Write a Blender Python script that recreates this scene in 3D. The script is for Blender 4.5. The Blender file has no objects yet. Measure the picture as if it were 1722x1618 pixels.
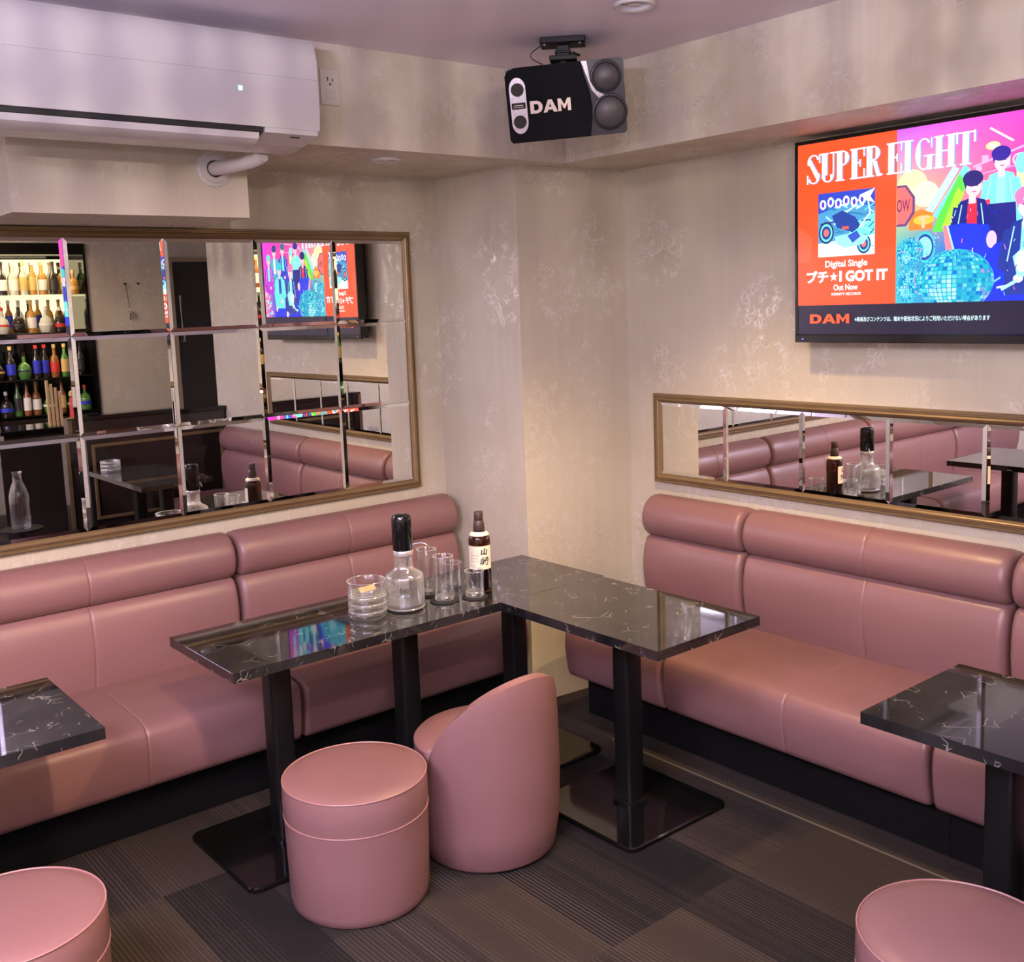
import bpy, bmesh, math, random
from mathutils import Vector, Matrix
random.seed(7)
PI = math.pi
S = bpy.context.scene
COL = S.collection

# ------------------------------------------------------------------ camera
CAM = Vector((-3.255, -3.75, 1.672))
def cam_axes(yaw, pitch, roll):
    y, p, r = (math.radians(a) for a in (yaw, pitch, roll))
    f = Vector((math.cos(y)*math.cos(p), math.sin(y)*math.cos(p), -math.sin(p)))
    rt = Vector((math.sin(y), -math.cos(y), 0)); up = rt.cross(f)
    return rt*math.cos(r)+up*math.sin(r), up*math.cos(r)-rt*math.sin(r), f
R_, U_, F_ = cam_axes(50.8, 7.45, -2.1)
cd = bpy.data.cameras.new('camera'); cam = bpy.data.objects.new('camera', cd); COL.objects.link(cam)
M_ = Matrix((R_, U_, -F_)).transposed().to_4x4(); M_.translation = CAM
cam.matrix_world = M_
cd.sensor_width = 36; cd.sensor_fit = 'HORIZONTAL'; cd.lens = 36*1761.3/1722
cd.shift_y = -70/1722; cd.clip_start = .02; cd.clip_end = 60
S.camera = cam

# ------------------------------------------------------------------ colour management and world
S.view_settings.view_transform = 'Standard'; S.view_settings.look = 'None'
S.view_settings.gamma = 1; S.view_settings.use_curve_mapping = False
S.view_settings.exposure = 0.0
w = bpy.data.worlds.new('world'); S.world = w; w.use_nodes = True
w.node_tree.nodes['Background'].inputs[0].default_value = (.02, .018, .02, 1)
w.node_tree.nodes['Background'].inputs[1].default_value = 1
cy = S.cycles
cy.use_denoising = True
try: cy.denoiser = 'OPENIMAGEDENOISE'; cy.denoising_input_passes = 'RGB_ALBEDO_NORMAL'
except Exception: pass
cy.max_bounces = 12; cy.diffuse_bounces = 4; cy.glossy_bounces = 6; cy.transmission_bounces = 10; cy.transparent_max_bounces = 24
cy.sample_clamp_indirect = 4; cy.sample_clamp_direct = 0; cy.blur_glossy = .3
cy.caustics_reflective = True; cy.caustics_refractive = False
cy.use_adaptive_sampling = True; cy.adaptive_threshold = .02

# ------------------------------------------------------------------ lamps
def lamp(name, kind, loc, energy, color, target=None, **kw):
    l = bpy.data.lights.new(name, kind); l.energy = energy; l.color = color
    for k, v in kw.items(): setattr(l, k, v)
    o = bpy.data.objects.new(name, l); COL.objects.link(o); o.location = loc
    if target is not None:
        o.rotation_euler = (Vector(target)-Vector(loc)).to_track_quat('-Z', 'Y').to_euler()
    return o
WARM = (1, .70, .40); NEUT = (1, .86, .74); LAV = (.86, .77, 1.0)
R = math.radians
# recessed downlights behind and beside the camera
lamp('downlight_lamp', 'SPOT', (-2.55, -2.95, 2.50), 225, (1, .60, .28), (-2.75, -.58, .25), spot_size=R(44), spot_blend=.7, shadow_soft_size=.05)
lamp('downlight_lamp', 'SPOT', (-.93, -1.54, 2.50), 165, (1, .66, .32), (-.68, -1.40, 0), spot_size=R(88), spot_blend=.8, shadow_soft_size=.05)
lamp('downlight_lamp', 'SPOT', (-.78, -2.80, 2.50), 175, (1, .66, .36), (-2.10, -.60, .25), spot_size=R(70), spot_blend=.6, shadow_soft_size=.035)
lamp('downlight_lamp', 'SPOT', (-1.95, -3.35, 2.50), 45, (1, .80, .52), (-.3, -.6, 1.2), spot_size=R(75), spot_blend=.8, shadow_soft_size=.07)
lamp('downlight_lamp', 'SPOT', (-1.3, -5.3, 2.50), 90, WARM, (-.6, -6, 1.0), spot_size=R(110), spot_blend=.8, shadow_soft_size=.06)
# added area lights: lavender from the west, neutral fill, upward ceiling wash
lamp('ceiling_panel_lamp', 'AREA', (-4.2, -2.3, 2.485), 112, LAV, (-4.199, -2.3, 0), shape='DISK', size=.7)
lamp('ceiling_panel_lamp', 'AREA', (-3.9, -4.9, 2.485), 60, NEUT, (-3.899, -4.9, 0), shape='DISK', size=.8)
lamp('ceiling_wash_lamp', 'AREA', (-4.25, -3.55, 2.02), 560, (.76, .68, 1), (-4.249, -3.55, 3), shape='DISK', size=.5)

# ------------------------------------------------------------------ materials
class NT:
    def __init__(s, name):
        s.m = bpy.data.materials.new(name); s.m.use_nodes = True; s.t = s.m.node_tree
        s.b = s.t.nodes['Principled BSDF']; s.out = s.t.nodes['Material Output']
    def n(s, typ, ins=None, **kw):
        x = s.t.nodes.new(typ)
        for k, v in kw.items(): setattr(x, k, v)
        if ins:
            for k, v in ins.items(): s.put(x.inputs[k], v)
        return x
    def put(s, sock, v):
        if isinstance(v, bpy.types.NodeSocket): s.t.links.new(v, sock)
        elif isinstance(v, bpy.types.Node): s.t.links.new(v.outputs[0], sock)
        else:
            if hasattr(sock.default_value, '__len__') and not isinstance(v, str) and hasattr(v, '__len__') and len(v) == 3 and len(sock.default_value) == 4: v = (*v, 1)
            sock.default_value = v
    def p(s, **kw):
        names = dict(color='Base Color', rough='Roughness', metal='Metallic', normal='Normal', emit='Emission Color', es='Emission Strength', trans='Transmission Weight', ior='IOR', coat='Coat Weight', coatr='Coat Roughness', spec='Specular IOR Level', sheen='Sheen Weight', alpha='Alpha')
        for k, v in kw.items(): s.put(s.b.inputs[names[k]], v)
        return s
    def math(s, op, a, b=0.0, c=None, clamp=False):
        x = s.n('ShaderNodeMath', operation=op, use_clamp=clamp); s.put(x.inputs[0], a); s.put(x.inputs[1], b)
        if c is not None: s.put(x.inputs[2], c)
        return x.outputs[0]
    def mix(s, f, a, b):
        x = s.n('ShaderNodeMix', data_type='RGBA'); s.put(x.inputs[0], f); s.put(x.inputs[6], a); s.put(x.inputs[7], b); return x.outputs[2]
    def coord(s, scale=(1, 1, 1), loc=(0, 0, 0), rot=(0, 0, 0), kind='Object'):
        tc = s.n('ShaderNodeTexCoord'); m = s.n('ShaderNodeMapping', {'Scale': scale, 'Location': loc, 'Rotation': rot})
        s.t.links.new(tc.outputs[kind], m.inputs[0]); return m.outputs[0]
    def noise(s, vec, scale, detail=2, rough=.5, dist=0):
        return s.n('ShaderNodeTexNoise', {'Vector': vec, 'Scale': scale, 'Detail': detail, 'Roughness': rough, 'Distortion': dist}).outputs[0]
    def ramp(s, f, a, b, ca=(0, 0, 0), cb=(1, 1, 1)):
        x = s.n('ShaderNodeMapRange', {'Value': f, 'From Min': a, 'From Max': b}); x.clamp = True; return x.outputs[0]
    def bump(s, h, strength=.2, dist=.002):
        return s.n('ShaderNodeBump', {'Height': h, 'Strength': strength, 'Distance': dist}).outputs[0]

def simple(name, color, rough=.5, metal=0, **kw):
    t = NT(name); t.p(color=color, rough=rough, metal=metal, **kw)
    n = t.noise(t.coord(), 60, 2)
    t.p(rough=t.math('ADD', t.math('MULTIPLY', n, .06), max(0, rough-.03)))
    return t.m

def wallpaper(name, base=(.50, .44, .385), streak=.0):
    t = NT(name)
    tc = t.n('ShaderNodeTexCoord'); sx = t.n('ShaderNodeSeparateXYZ'); t.t.links.new(tc.outputs['Object'], sx.inputs[0])
    u = t.math('ADD', sx.outputs[0], t.math('MULTIPLY', sx.outputs[1], -1.0)); ge = t.n('ShaderNodeNewGeometry'); sn = t.n('ShaderNodeSeparateXYZ'); t.t.links.new(ge.outputs['True Normal'], sn.inputs[0])
    v = t.math('ADD', sx.outputs[2], t.math('MULTIPLY', t.math('ABSOLUTE', sn.outputs[2]), t.math('ADD', sx.outputs[0], sx.outputs[1])))
    cv = t.n('ShaderNodeCombineXYZ'); t.t.links.new(u, cv.inputs[0]); t.t.links.new(v, cv.inputs[1]); uv = cv.outputs[0]
    sc = t.n('ShaderNodeVectorMath', operation='MULTIPLY'); t.t.links.new(uv, sc.inputs[0]); sc.inputs[1].default_value = (90, 1.6, 1)
    fib = t.noise(sc.outputs[0], 1.0, 3, .6)
    sc2 = t.n('ShaderNodeVectorMath', operation='MULTIPLY'); t.t.links.new(uv, sc2.inputs[0]); sc2.inputs[1].default_value = (16, .9, 1)
    fib2 = t.noise(sc2.outputs[0], 1.0, 2, .5)
    # sprays of small leaves and petals, gathered in clumps
    warp = t.n('ShaderNodeTexNoise', {'Vector': uv, 'Scale': 9.0, 'Detail': 2.0})
    wv = t.n('ShaderNodeVectorMath', operation='MULTIPLY_ADD'); t.t.links.new(warp.outputs[1], wv.inputs[0]); wv.inputs[1].default_value = (.09, .09, 0); t.t.links.new(uv, wv.inputs[2])
    vo = t.n('ShaderNodeTexVoronoi', {'Vector': wv.outputs[0], 'Scale': 46.0}, feature='DISTANCE_TO_EDGE')
    vo2 = t.n('ShaderNodeTexVoronoi', {'Vector': wv.outputs[0], 'Scale': 21.0}, feature='F1')
    line = t.math('MULTIPLY', t.ramp(vo.outputs[0], .16, .05), t.ramp(vo2.outputs[0], .60, .40))
    cl = t.n('ShaderNodeTexVoronoi', {'Vector': uv, 'Scale': 3.3, 'Randomness': .8}, feature='F1')
    clump = t.ramp(t.math('ADD', cl.outputs[0], t.math('MULTIPLY', t.noise(uv, 14, 2), .5)), 0.84, .56)
    orn = t.math('MULTIPLY', line, clump)
    mott = t.noise(uv, 2.2, 3, .6)
    c = t.mix(t.ramp(fib, .3, .7), tuple(k*.965 for k in base), tuple(min(1, k*1.035) for k in base))
    c = t.mix(t.math('MULTIPLY', t.ramp(fib2, .35, .7), .25+streak), c, tuple(min(1, k*1.22) for k in base))  # vertical weave; the extra streak on the bulkheads paints in chandelier light
    c = t.mix(t.math('MULTIPLY', t.ramp(mott, .42, .66), .35+streak), c, (base[0]*.80, base[1]*.76, base[2]*.64))
    c = t.mix(t.math('MULTIPLY', orn, .75), c, (.78, .74, .70))
    t.p(color=c, rough=t.math('SUBTRACT', .46, t.math('MULTIPLY', orn, .22)), metal=t.math('MULTIPLY', orn, .35), spec=.45)
    h = t.math('ADD', t.math('MULTIPLY', orn, .8), t.math('MULTIPLY', fib, .15))
    t.p(normal=t.bump(h, .35, .0012))
    return t.m

def leather(name='pink_leather', base=(.198, .100, .098)):
    t = NT(name); o = t.coord()
    mott = t.noise(o, 3.0, 3, .5)
    c = t.mix(t.ramp(mott, .35, .7), base, tuple(k*1.09 for k in base))
    vo = t.n('ShaderNodeTexVoronoi', {'Vector': o, 'Scale': 420.0}, feature='DISTANCE_TO_EDGE')
    wr = t.noise(o, 7, 3, .6, .4)
    t.p(color=c, rough=t.math('ADD', .33, t.math('MULTIPLY', t.noise(o, 11, 2), .12)), spec=.5, coat=.12, coatr=.25)
    b1 = t.n('ShaderNodeBump', {'Height': t.ramp(vo.outputs[0], 0, .2), 'Strength': .12, 'Distance': .0006})
    b2 = t.n('ShaderNodeBump', {'Height': wr, 'Strength': .30, 'Distance': .006}); t.t.links.new(b1.outputs[0], b2.inputs['Normal'])
    t.p(normal=b2.outputs[0]); return t.m

def marble():
    t = NT('black_marble'); o = t.coord(scale=(1, 1, 1), rot=(0, 0, .5))
    wn = t.n('ShaderNodeTexNoise', {'Vector': o, 'Scale': 5.0, 'Detail': 4.0})
    wv = t.n('ShaderNodeVectorMath', operation='MULTIPLY_ADD'); t.t.links.new(wn.outputs[1], wv.inputs[0]); wv.inputs[1].default_value = (.16, .16, .16); t.t.links.new(o, wv.inputs[2])
    vo = t.n('ShaderNodeTexVoronoi', {'Vector': wv.outputs[0], 'Scale': 9.0}, feature='DISTANCE_TO_EDGE')
    v2 = t.n('ShaderNodeTexVoronoi', {'Vector': wv.outputs[0], 'Scale': 26.0}, feature='DISTANCE_TO_EDGE')
    m = t.math('MULTIPLY', t.ramp(vo.outputs[0], .012, .0), t.ramp(t.noise(o, 9, 2), .56, .66))
    m2 = t.math('MULTIPLY', t.ramp(v2.outputs[0], .030, .0), t.ramp(t.noise(o, 18, 2), .58, .66))
    mm = t.math('MAXIMUM', m, m2)
    c = t.mix(t.ramp(t.noise(o, 5, 4), .4, .7), (.008, .008, .008), (.022, .021, .020))
    c = t.mix(t.math('MULTIPLY', mm, .55), c, (.50, .47, .42))
    t.p(color=c, rough=.045, spec=.6, coat=.15, coatr=.02, ior=1.55); return t.m

def carpet():
    t = NT('carpet_tiles'); tc = t.n('ShaderNodeTexCoord'); sx = t.n('ShaderNodeSeparateXYZ'); t.t.links.new(tc.outputs['Object'], sx.inputs[0])
    X, Y = sx.outputs[0], sx.outputs[1]
    cx = t.math('FLOOR', t.math('DIVIDE', t.math('ADD', X, .965), .263)); cyy = t.math('FLOOR', t.math('DIVIDE', t.math('ADD', Y, 1.925), .525))
    cb = t.n('ShaderNodeCombineXYZ', {0: cx, 1: cyy}); wn = t.n('ShaderNodeTexWhiteNoise', {'Vector': cb.outputs[0]}, noise_dimensions='2D'); r = wn.outputs[0]
    cb2 = t.n('ShaderNodeCombineXYZ', {0: t.math('ADD', cx, 31.0), 1: cyy}); r2 = t.n('ShaderNodeTexWhiteNoise', {'Vector': cb2.outputs[0]}, noise_dimensions='2D').outputs[0]
    # fine raised lines running along the planks, denser on some tiles
    ph = t.math('ADD', t.math('MULTIPLY', X, 1/.0125), t.math('MULTIPLY', t.noise(t.coord(scale=(1, .1, 1)), 6, 1), .6))
    saw = t.math('ABSOLUTE', t.math('SUBTRACT', t.math('FRACT', ph), .5))
    line = t.ramp(saw, .30, .42)
    sparse = t.n('ShaderNodeTexWhiteNoise', {'W': t.math('FLOOR', t.math('ADD', ph, .0))}, noise_dimensions='1D').outputs[0]
    band = t.noise(t.n('ShaderNodeCombineXYZ', {0: X, 1: t.math('MULTIPLY', cyy, 3.7)}).outputs[0], 5.0, 1)
    ln = t.math('MULTIPLY', t.math('MULTIPLY', line, t.ramp(sparse, .25, .45)), t.ramp(band, .42, .56))
    tone = t.mix(t.ramp(r, .46, .54), (.004, .0038, .005), (.024, .018, .0135))
    tone = t.mix(t.ramp(r2, .75, .9), tone, (.016, .013, .012))
    speck = t.noise(t.coord(), 420, 2, .7)
    c = t.mix(t.math('MULTIPLY', ln, t.math('ADD', .18, t.math('MULTIPLY', r2, .35))), tone, (.115, .095, .075))
    c = t.mix(t.math('MULTIPLY', t.ramp(speck, .42, .75), .40), c, (.085, .07, .055))
    t.p(color=c, rough=.95, spec=.05)
    t.p(normal=t.bump(t.math('ADD', ln, t.math('MULTIPLY', speck, .8)), .6, .002)); return t.m

def mirror_mat():
    t = NT('mirror_silver'); n = t.noise(t.coord(), 3, 2)
    t.p(color=t.mix(n, (.80, .80, .78), (.84, .83, .81)), metal=1, rough=.0); return t.m

def glass_mat(name, color=(1, 1, 1), rough=0., ior=1.47):
    t = NT(name); n = t.noise(t.coord(), 30, 2)
    t.p(color=color, rough=rough, trans=1, ior=ior)
    t.p(normal=t.bump(n, .04, .001)); return t.m

def thin_glass(name, edge=.95, body=.07, edge_white=.05):
    t = NT(name); t.t.nodes.remove(t.b)
    lw = t.n('ShaderNodeLayerWeight', {'Blend': .5}); f = lw.outputs[1]
    fac = t.math('ADD', t.math('MULTIPLY', t.math('POWER', f, 2.2), edge), body, clamp=True)
    n = t.noise(t.coord(), 40, 2); nb = t.bump(n, .08, .001)
    gl = t.n('ShaderNodeBsdfGlossy', {'Color': (1, 1, 1), 'Roughness': .10, 'Normal': nb}); tr = t.n('ShaderNodeBsdfTransparent', {'Color': (.97, .975, .975)})
    m = t.n('ShaderNodeMixShader', {0: fac}); t.t.links.new(tr.outputs[0], m.inputs[1]); t.t.links.new(gl.outputs[0], m.inputs[2]); o = m.outputs[0]
    if edge_white:
        df = t.n('ShaderNodeBsdfTranslucent', {'Color': (.9, .9, .9)}); m2 = t.n('ShaderNodeMixShader', {0: t.math('MULTIPLY', f, edge_white, clamp=True)})  # white tint at grazing angles paints in bright highlights along glass edges
        t.t.links.new(o, m2.inputs[1]); t.t.links.new(df.outputs[0], m2.inputs[2]); o = m2.outputs[0]
    t.t.links.new(o, t.out.inputs[0]); return t.m
def wood_dark():
    t = NT('gloss_black_wood'); n = t.noise(t.coord(scale=(1, 1, 14)), 6, 4, .6)
    t.p(color=t.mix(n, (.008, .006, .006), (.030, .020, .018)), rough=.16, coat=.4); return t.m

def emis(name, color, strength):
    t = NT(name); t.p(color=(0, 0, 0), emit=color, es=strength, rough=.3); return t.m

def vc_emis(name, strength):
    t = NT(name); a = t.n('ShaderNodeVertexColor', layer_name='Col')
    t.p(color=(.005, .005, .005), emit=a.outputs[0], es=strength, rough=.15, coat=.2); return t.m

MT = dict(
    wall=wallpaper('floral_wallpaper', (.53, .485, .40)), band=wallpaper('streaked_wallpaper', (.565, .52, .44), .45),
    ceil=simple('ceiling_paint', (.84, .775, .85), .75), leather=leather(), piping=leather('pink_piping', (.33, .165, .155)),
    marble=marble(), carpet=carpet(), mirror=mirror_mat(), glass=thin_glass('clear_glass'), ribglass=thin_glass('ribbed_glass', 1.0, .20, .50), glassedge=thin_glass('glass_edge', 1.0, .45, 1.2), water=thin_glass('water', .5, .03, .06),
    amber=glass_mat('whisky_glass', (.22, .09, .03)), brownglass=glass_mat('dark_amber_glass', (.30, .14, .05)),
    gold=None, black=simple('black_powder_coat', (.004, .004, .004), .35, spec=.3), plinth=simple('black_plinth', (.0025, .0025, .0025), .7, spec=.12),
    gloss=simple('gloss_black_plastic', (.004, .004, .004), .08), chrome=simple('chrome', (.75, .75, .75), .12, 1),
    white=simple('white_plastic', (.60, .585, .575), .20, 0, spec=.45, coat=.2), whitem=simple('white_plastic_matt', (.62, .60, .60), .4),
    ac_dark=simple('dark_vent', (.01, .01, .01), .5), cloth=simple('speaker_grille_cloth', (.004, .0045, .006), .9, spec=.2),
    spk=simple('speaker_grey', (.026, .027, .032), .32), spk2=simple('speaker_cone', (.075, .070, .068), .42),
    silver=simple('silver_plastic', (.62, .58, .60), .28, .5), letter=simple('pale_letter', (.85, .72, .62), .4),
    label=simple('cream_label', (.80, .72, .58), .6), ink=simple('black_ink', (.01, .01, .01), .6), inkb=simple('brown_ink', (.28, .20, .13), .6),
    capb=simple('dark_foil', (.050, .026, .020), .42), felt=simple('black_coaster', (.004, .004, .004), .9),
    bwood=wood_dark(), door=simple('dark_door', (.012, .012, .016), .22), beige=simple('beige_board', (.30, .24, .17), .5),
    strip=simple('carpet_strip', (.10, .085, .06), .6), slat=simple('pale_bamboo', (.55, .36, .18), .5), red=simple('red_silk', (.45, .02, .015), .6),
    lemon=simple('pale_paper', (.62, .45, .20), .7),
)
def gold_mat():
    t = NT('antique_gold_frame'); n = t.noise(t.coord(scale=(1, 1, 1)), 9, 3)
    t.p(color=t.mix(n, (.20, .135, .065), (.30, .21, .11)), metal=.55, rough=.38); return t.m
MT['gold'] = gold_mat()

# ------------------------------------------------------------------ helpers
def tag(o, label=None, cat=None, group=None, kind=None):
    if label: o['label'] = label
    if cat: o['category'] = cat
    if group: o['group'] = group
    if kind: o['kind'] = kind
    return o
def empty(name, label, cat, loc=(0, 0, 0), rz=0, group=None):
    o = bpy.data.objects.new(name, None); COL.objects.link(o); o.location = loc; o.rotation_euler = (0, 0, rz)
    o.empty_display_size = .1
    return tag(o, label, cat, group)
def copy_tree(o, parent=None):
    c = o.copy(); COL.objects.link(c); c.parent = parent
    for ch in [x for x in KIDS.get(o.name, [])]: 
        cc = copy_tree(ch, c)
    return c
KIDS = {}
def link(name, me, parent=None, label=None, mats=(), smooth=False):
    o = bpy.data.objects.new(name, me); COL.objects.link(o)
    for m in mats: me.materials.append(MT[m] if isinstance(m, str) else m)
    if parent is not None:
        o.parent = parent; KIDS.setdefault(parent.name, []).append(o)
    if label: o['label'] = label
    if smooth:
        for p in me.polygons: p.use_smooth = True
        try: me.set_sharp_from_angle(angle=R(40))
        except Exception: pass
    return o
class MB:
    """collects shapes, builds one mesh object"""
    def __init__(s): s.bm = bmesh.new(); s.mi = 0
    def add(s, verts, faces, M=None):
        vs = [s.bm.verts.new((M @ Vector(v)) if M else v) for v in verts]
        for f in faces:
            try: fc = s.bm.faces.new([vs[i] for i in f]); fc.material_index = s.mi
            except ValueError: pass
        return vs
    def box(s, lo, hi, bev=0, seg=2, M=None):
        b = bmesh.new(); bmesh.ops.create_cube(b, size=1)
        c = [(lo[i]+hi[i])/2 for i in range(3)]; d = [abs(hi[i]-lo[i]) for i in range(3)]
        for v in b.verts: v.co = Vector((c[0]+v.co.x*d[0], c[1]+v.co.y*d[1], c[2]+v.co.z*d[2]))
        if bev: bmesh.ops.bevel(b, geom=list(b.edges), offset=bev, segments=seg, affect='EDGES', profile=.5)
        s.merge(b, M); return s
    def merge(s, b, M=None):
        mp = {}
        for v in b.verts: mp[v.index if False else v] = s.bm.verts.new((M @ v.co) if M else v.co)
        for f in b.faces:
            try: n = s.bm.faces.new([mp[v] for v in f.verts]); n.material_index = s.mi
            except ValueError: pass
        b.free()
    def lathe(s, prof, n=32, c=(0, 0, 0), cap0=True, cap1=True, M=None, rf=None):
        vs = []
        for (r, z) in prof:
            for k in range(n):
                a = 2*PI*k/n; rr = r*(rf(a, z) if rf else 1)
                vs.append((c[0]+rr*math.cos(a), c[1]+rr*math.sin(a), c[2]+z))
        fs = []
        for i in range(len(prof)-1):
            for k in range(n):
                k2 = (k+1) % n
                fs.append((i*n+k, i*n+k2, (i+1)*n+k2, (i+1)*n+k))
        if cap0: fs.append(tuple(range(n-1, -1, -1)))
        if cap1: fs.append(tuple((len(prof)-1)*n+k for k in range(n)))
        s.add(vs, fs, M); return s
    def tube(s, pts, r, n=10, M=None, cap=True):
        pts = [Vector(p) for p in pts]; vs = []; fs = []
        ref = Vector((0, 0, 1))
        for i, p in enumerate(pts):
            d = (pts[min(i+1, len(pts)-1)]-pts[max(i-1, 0)]).normalized()
            a = d.cross(ref)
            if a.length < 1e-3: a = d.cross(Vector((1, 0, 0)))
            a.normalize(); b = d.cross(a)
            rr = r[i] if isinstance(r, (list, tuple)) else r
            for k in range(n):
                t = 2*PI*k/n; vs.append(p+a*rr*math.cos(t)+b*rr*math.sin(t))
        for i in range(len(pts)-1):
            for k in range(n): fs.append((i*n+k, i*n+(k+1) % n, (i+1)*n+(k+1) % n, (i+1)*n+k))
        if cap: fs.append(tuple(range(n-1, -1, -1))); fs.append(tuple((len(pts)-1)*n+k for k in range(n)))
        s.add(vs, fs, M); return s
    def prism(s, poly, z0, z1, M=None):
        n = len(poly); vs = [(x, y, z0) for x, y in poly]+[(x, y, z1) for x, y in poly]
        fs = [tuple(range(n-1, -1, -1)), tuple(range(n, 2*n))]+[(i, (i+1) % n, n+(i+1) % n, n+i) for i in range(n)]
        s.add(vs, fs, M); return s
    def build(s, name, mat, parent=None, label=None, smooth=False, fix=True):
        if fix: bmesh.ops.recalc_face_normals(s.bm, faces=s.bm.faces[:])
        me = bpy.data.meshes.new(name); s.bm.to_mesh(me); s.bm.free()
        mats = mat if isinstance(mat, (list, tuple)) else [mat]
        return link(name, me, parent, label, mats, smooth)
def struct(name, mb, mat, smooth=False): return tag(mb.build(name, mat, None, smooth=smooth), kind='structure')

def text_geo(txt, size, bold=0.0, extrude=0.0, align='LEFT', shear=0, space=1.0, res=3, xs=1.0):
    cu = bpy.data.curves.new('t', 'FONT'); cu.body = txt; cu.size = size; cu.offset = bold; cu.extrude = extrude
    cu.align_x = align; cu.shear = shear; cu.space_character = space; cu.resolution_u = res
    o = bpy.data.objects.new('t', cu); COL.objects.link(o)
    dg = bpy.context.evaluated_depsgraph_get(); me = bpy.data.meshes.new_from_object(o.evaluated_get(dg))
    V = [(v.co.x*xs, v.co.y, v.co.z) for v in me.vertices]; Fc = [tuple(p.vertices) for p in me.polygons]
    bpy.data.objects.remove(o); bpy.data.curves.remove(cu); bpy.data.meshes.remove(me)
    return V, Fc

def block_text(mb, word, f):
    """wide heavy capitals D, A, M as flat shapes; f maps (u, v) to a point; letters 1 high, word 2.72 wide"""
    u = 0
    for ch in word:
        if ch == 'D':
            o = [(0, 0), (.48, 0), (.72, .12), (.84, .35), (.84, .65), (.72, .88), (.48, 1), (0, 1)]
            i = [(.26, .25), (.46, .25), (.54, .31), (.58, .42), (.58, .58), (.54, .69), (.46, .75), (.26, .75)]
            Q = [[o[k], o[(k+1) % 8], i[(k+1) % 8], i[k]] for k in range(8)]; wd = .88
        elif ch == 'A':
            Q = [[(0, 0), (.26, 0), (.50, .72), (.36, 1)], [(.62, 1), (.48, .72), (.70, 0), (.98, 0)], [(.36, 1), (.50, .72), (.48, .72), (.62, 1)], [(.33, .20), (.65, .20), (.575, .42), (.405, .42)]]; wd = 1.01
        else:
            Q = [[(0, 0), (.22, 0), (.22, .62), (.22, 1), (0, 1)], [(.66, 0), (.88, 0), (.88, 1), (.66, 1), (.66, .62)], [(.22, 1), (.22, .62), (.40, .18), (.48, .18), (.44, .50)], [(.66, 1), (.44, .50), (.48, .18), (.66, .62)]]; wd = .88
        for q in Q: mb.add([f(u+a, b) for a, b in q], [tuple(range(len(q)))])
        u += wd
# ================================================================== THE ROOM
ZC = 2.53; ZS = 2.205; YB = -.645; XB = -.40
XW = -5.2; YS = -6.05; XE = 1.3; YR = -3.72
struct('floor', MB().box((XW-.1, YS-.5, -.06), (XE+.1, .1, 0)), 'carpet')
struct('ceiling', MB().box((XW-.1, YS-.5, ZC), (XE+.1, .1, ZC+.06)), 'ceil')
struct('wall_left', MB().box((XW-.1, 0, 0), (.1, .1, ZC)), 'wall')
struct('wall_right', MB().box((0, YR, 0), (.12, 0, ZC)), 'wall')
struct('wall_side', MB().box((.12, YR, 0), (XE, YR+.1, ZC)), 'wall')
struct('wall_west', MB().box((XW-.1, YS, 0), (XW, 0, ZC)), 'wall')
struct('wall_east', MB().box((XE, YS, 0), (XE+.1, YR, ZC)), 'wall')
struct('wall_back', MB().box((-.12, YS-.1, 0), (XE, YS, ZC)).box((XW, YS-.1, 0), (-1.45, YS, ZC)).box((-1.45, YS-.1, 2.30), (-.12, YS, ZC)).box((-1.45, YS-.5, 0), (-.12, YS-.45, 2.35)), 'wall')
# square column in the corner, very slightly out of true
struct('wall_column', MB().prism([(-.586, 0), (-.553, -.517), (0, -.57), (0, 0)], 0, ZS), 'wall')
struct('trim_1', MB().box((XW, YB, ZS), (0, 0, ZC)), 'band')
struct('trim_2', MB().box((XB, YR, ZS), (0, YB, ZC)), 'band')
# boxed duct below the left bulkhead
struct('trim_3', MB().box((-2.40, -.455, 1.983), (-1.66, 0, ZS)), 'wall')
# thin pale strip set in the carpet in front of the right-hand bench
struct('trim_4', MB().box((-.575, -3.6, 0), (-.567, -1.0, .0015)), 'strip')

# ------------------------------------------------------------------ mirrors
def moulding(W, H, w=.036, d=.03):
    """frame in the local x-z plane, outer corner at origin, facing -y"""
    prof = [(0, 0), (0, .020), (.004, .024), (.008, .024), (.010, .019), (.014, .019), (.017, .027), (.023, .030), (.026, .024), (.029, .022), (.032, .017), (.036, .012), (.036, 0)]
    mb = MB(); vs = []; n = len(prof)
    for (sx, sz) in ((0, 0), (1, 0), (1, 1), (0, 1)):
        for (a, b) in prof:
            vs.append((a if sx == 0 else W-a, -b, a if sz == 0 else H-a))
    fs = []
    for k in range(4):
        k2 = (k+1) % 4
        for i in range(n):
            i2 = (i+1) % n; fs.append((k*n+i, k*n+i2, k2*n+i2, k2*n+i))
    mb.add(vs, fs); return mb
def tile(w, h, bev=.013, th=.006):
    vs = [(0, 0, 0), (w, 0, 0), (w, 0, h), (0, 0, h), (0, -th+.0027, 0), (w, -th+.0027, 0), (w, -th+.0027, h), (0, -th+.0027, h),
          (bev, -th, bev), (w-bev, -th, bev), (w-bev, -th, h-bev), (bev, -th, h-bev)]
    c = Vector((w/2, 0, h/2)); vs = [Vector(v)-c for v in vs]
    fs = [(3, 2, 1, 0), (0, 1, 5, 4), (1, 2, 6, 5), (2, 3, 7, 6), (3, 0, 4, 7), (4, 5, 9, 8), (5, 6, 10, 9), (6, 7, 11, 10), (7, 4, 8, 11), (8, 9, 10, 11)]
    mb = MB(); mb.add(vs, fs); return mb
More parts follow.
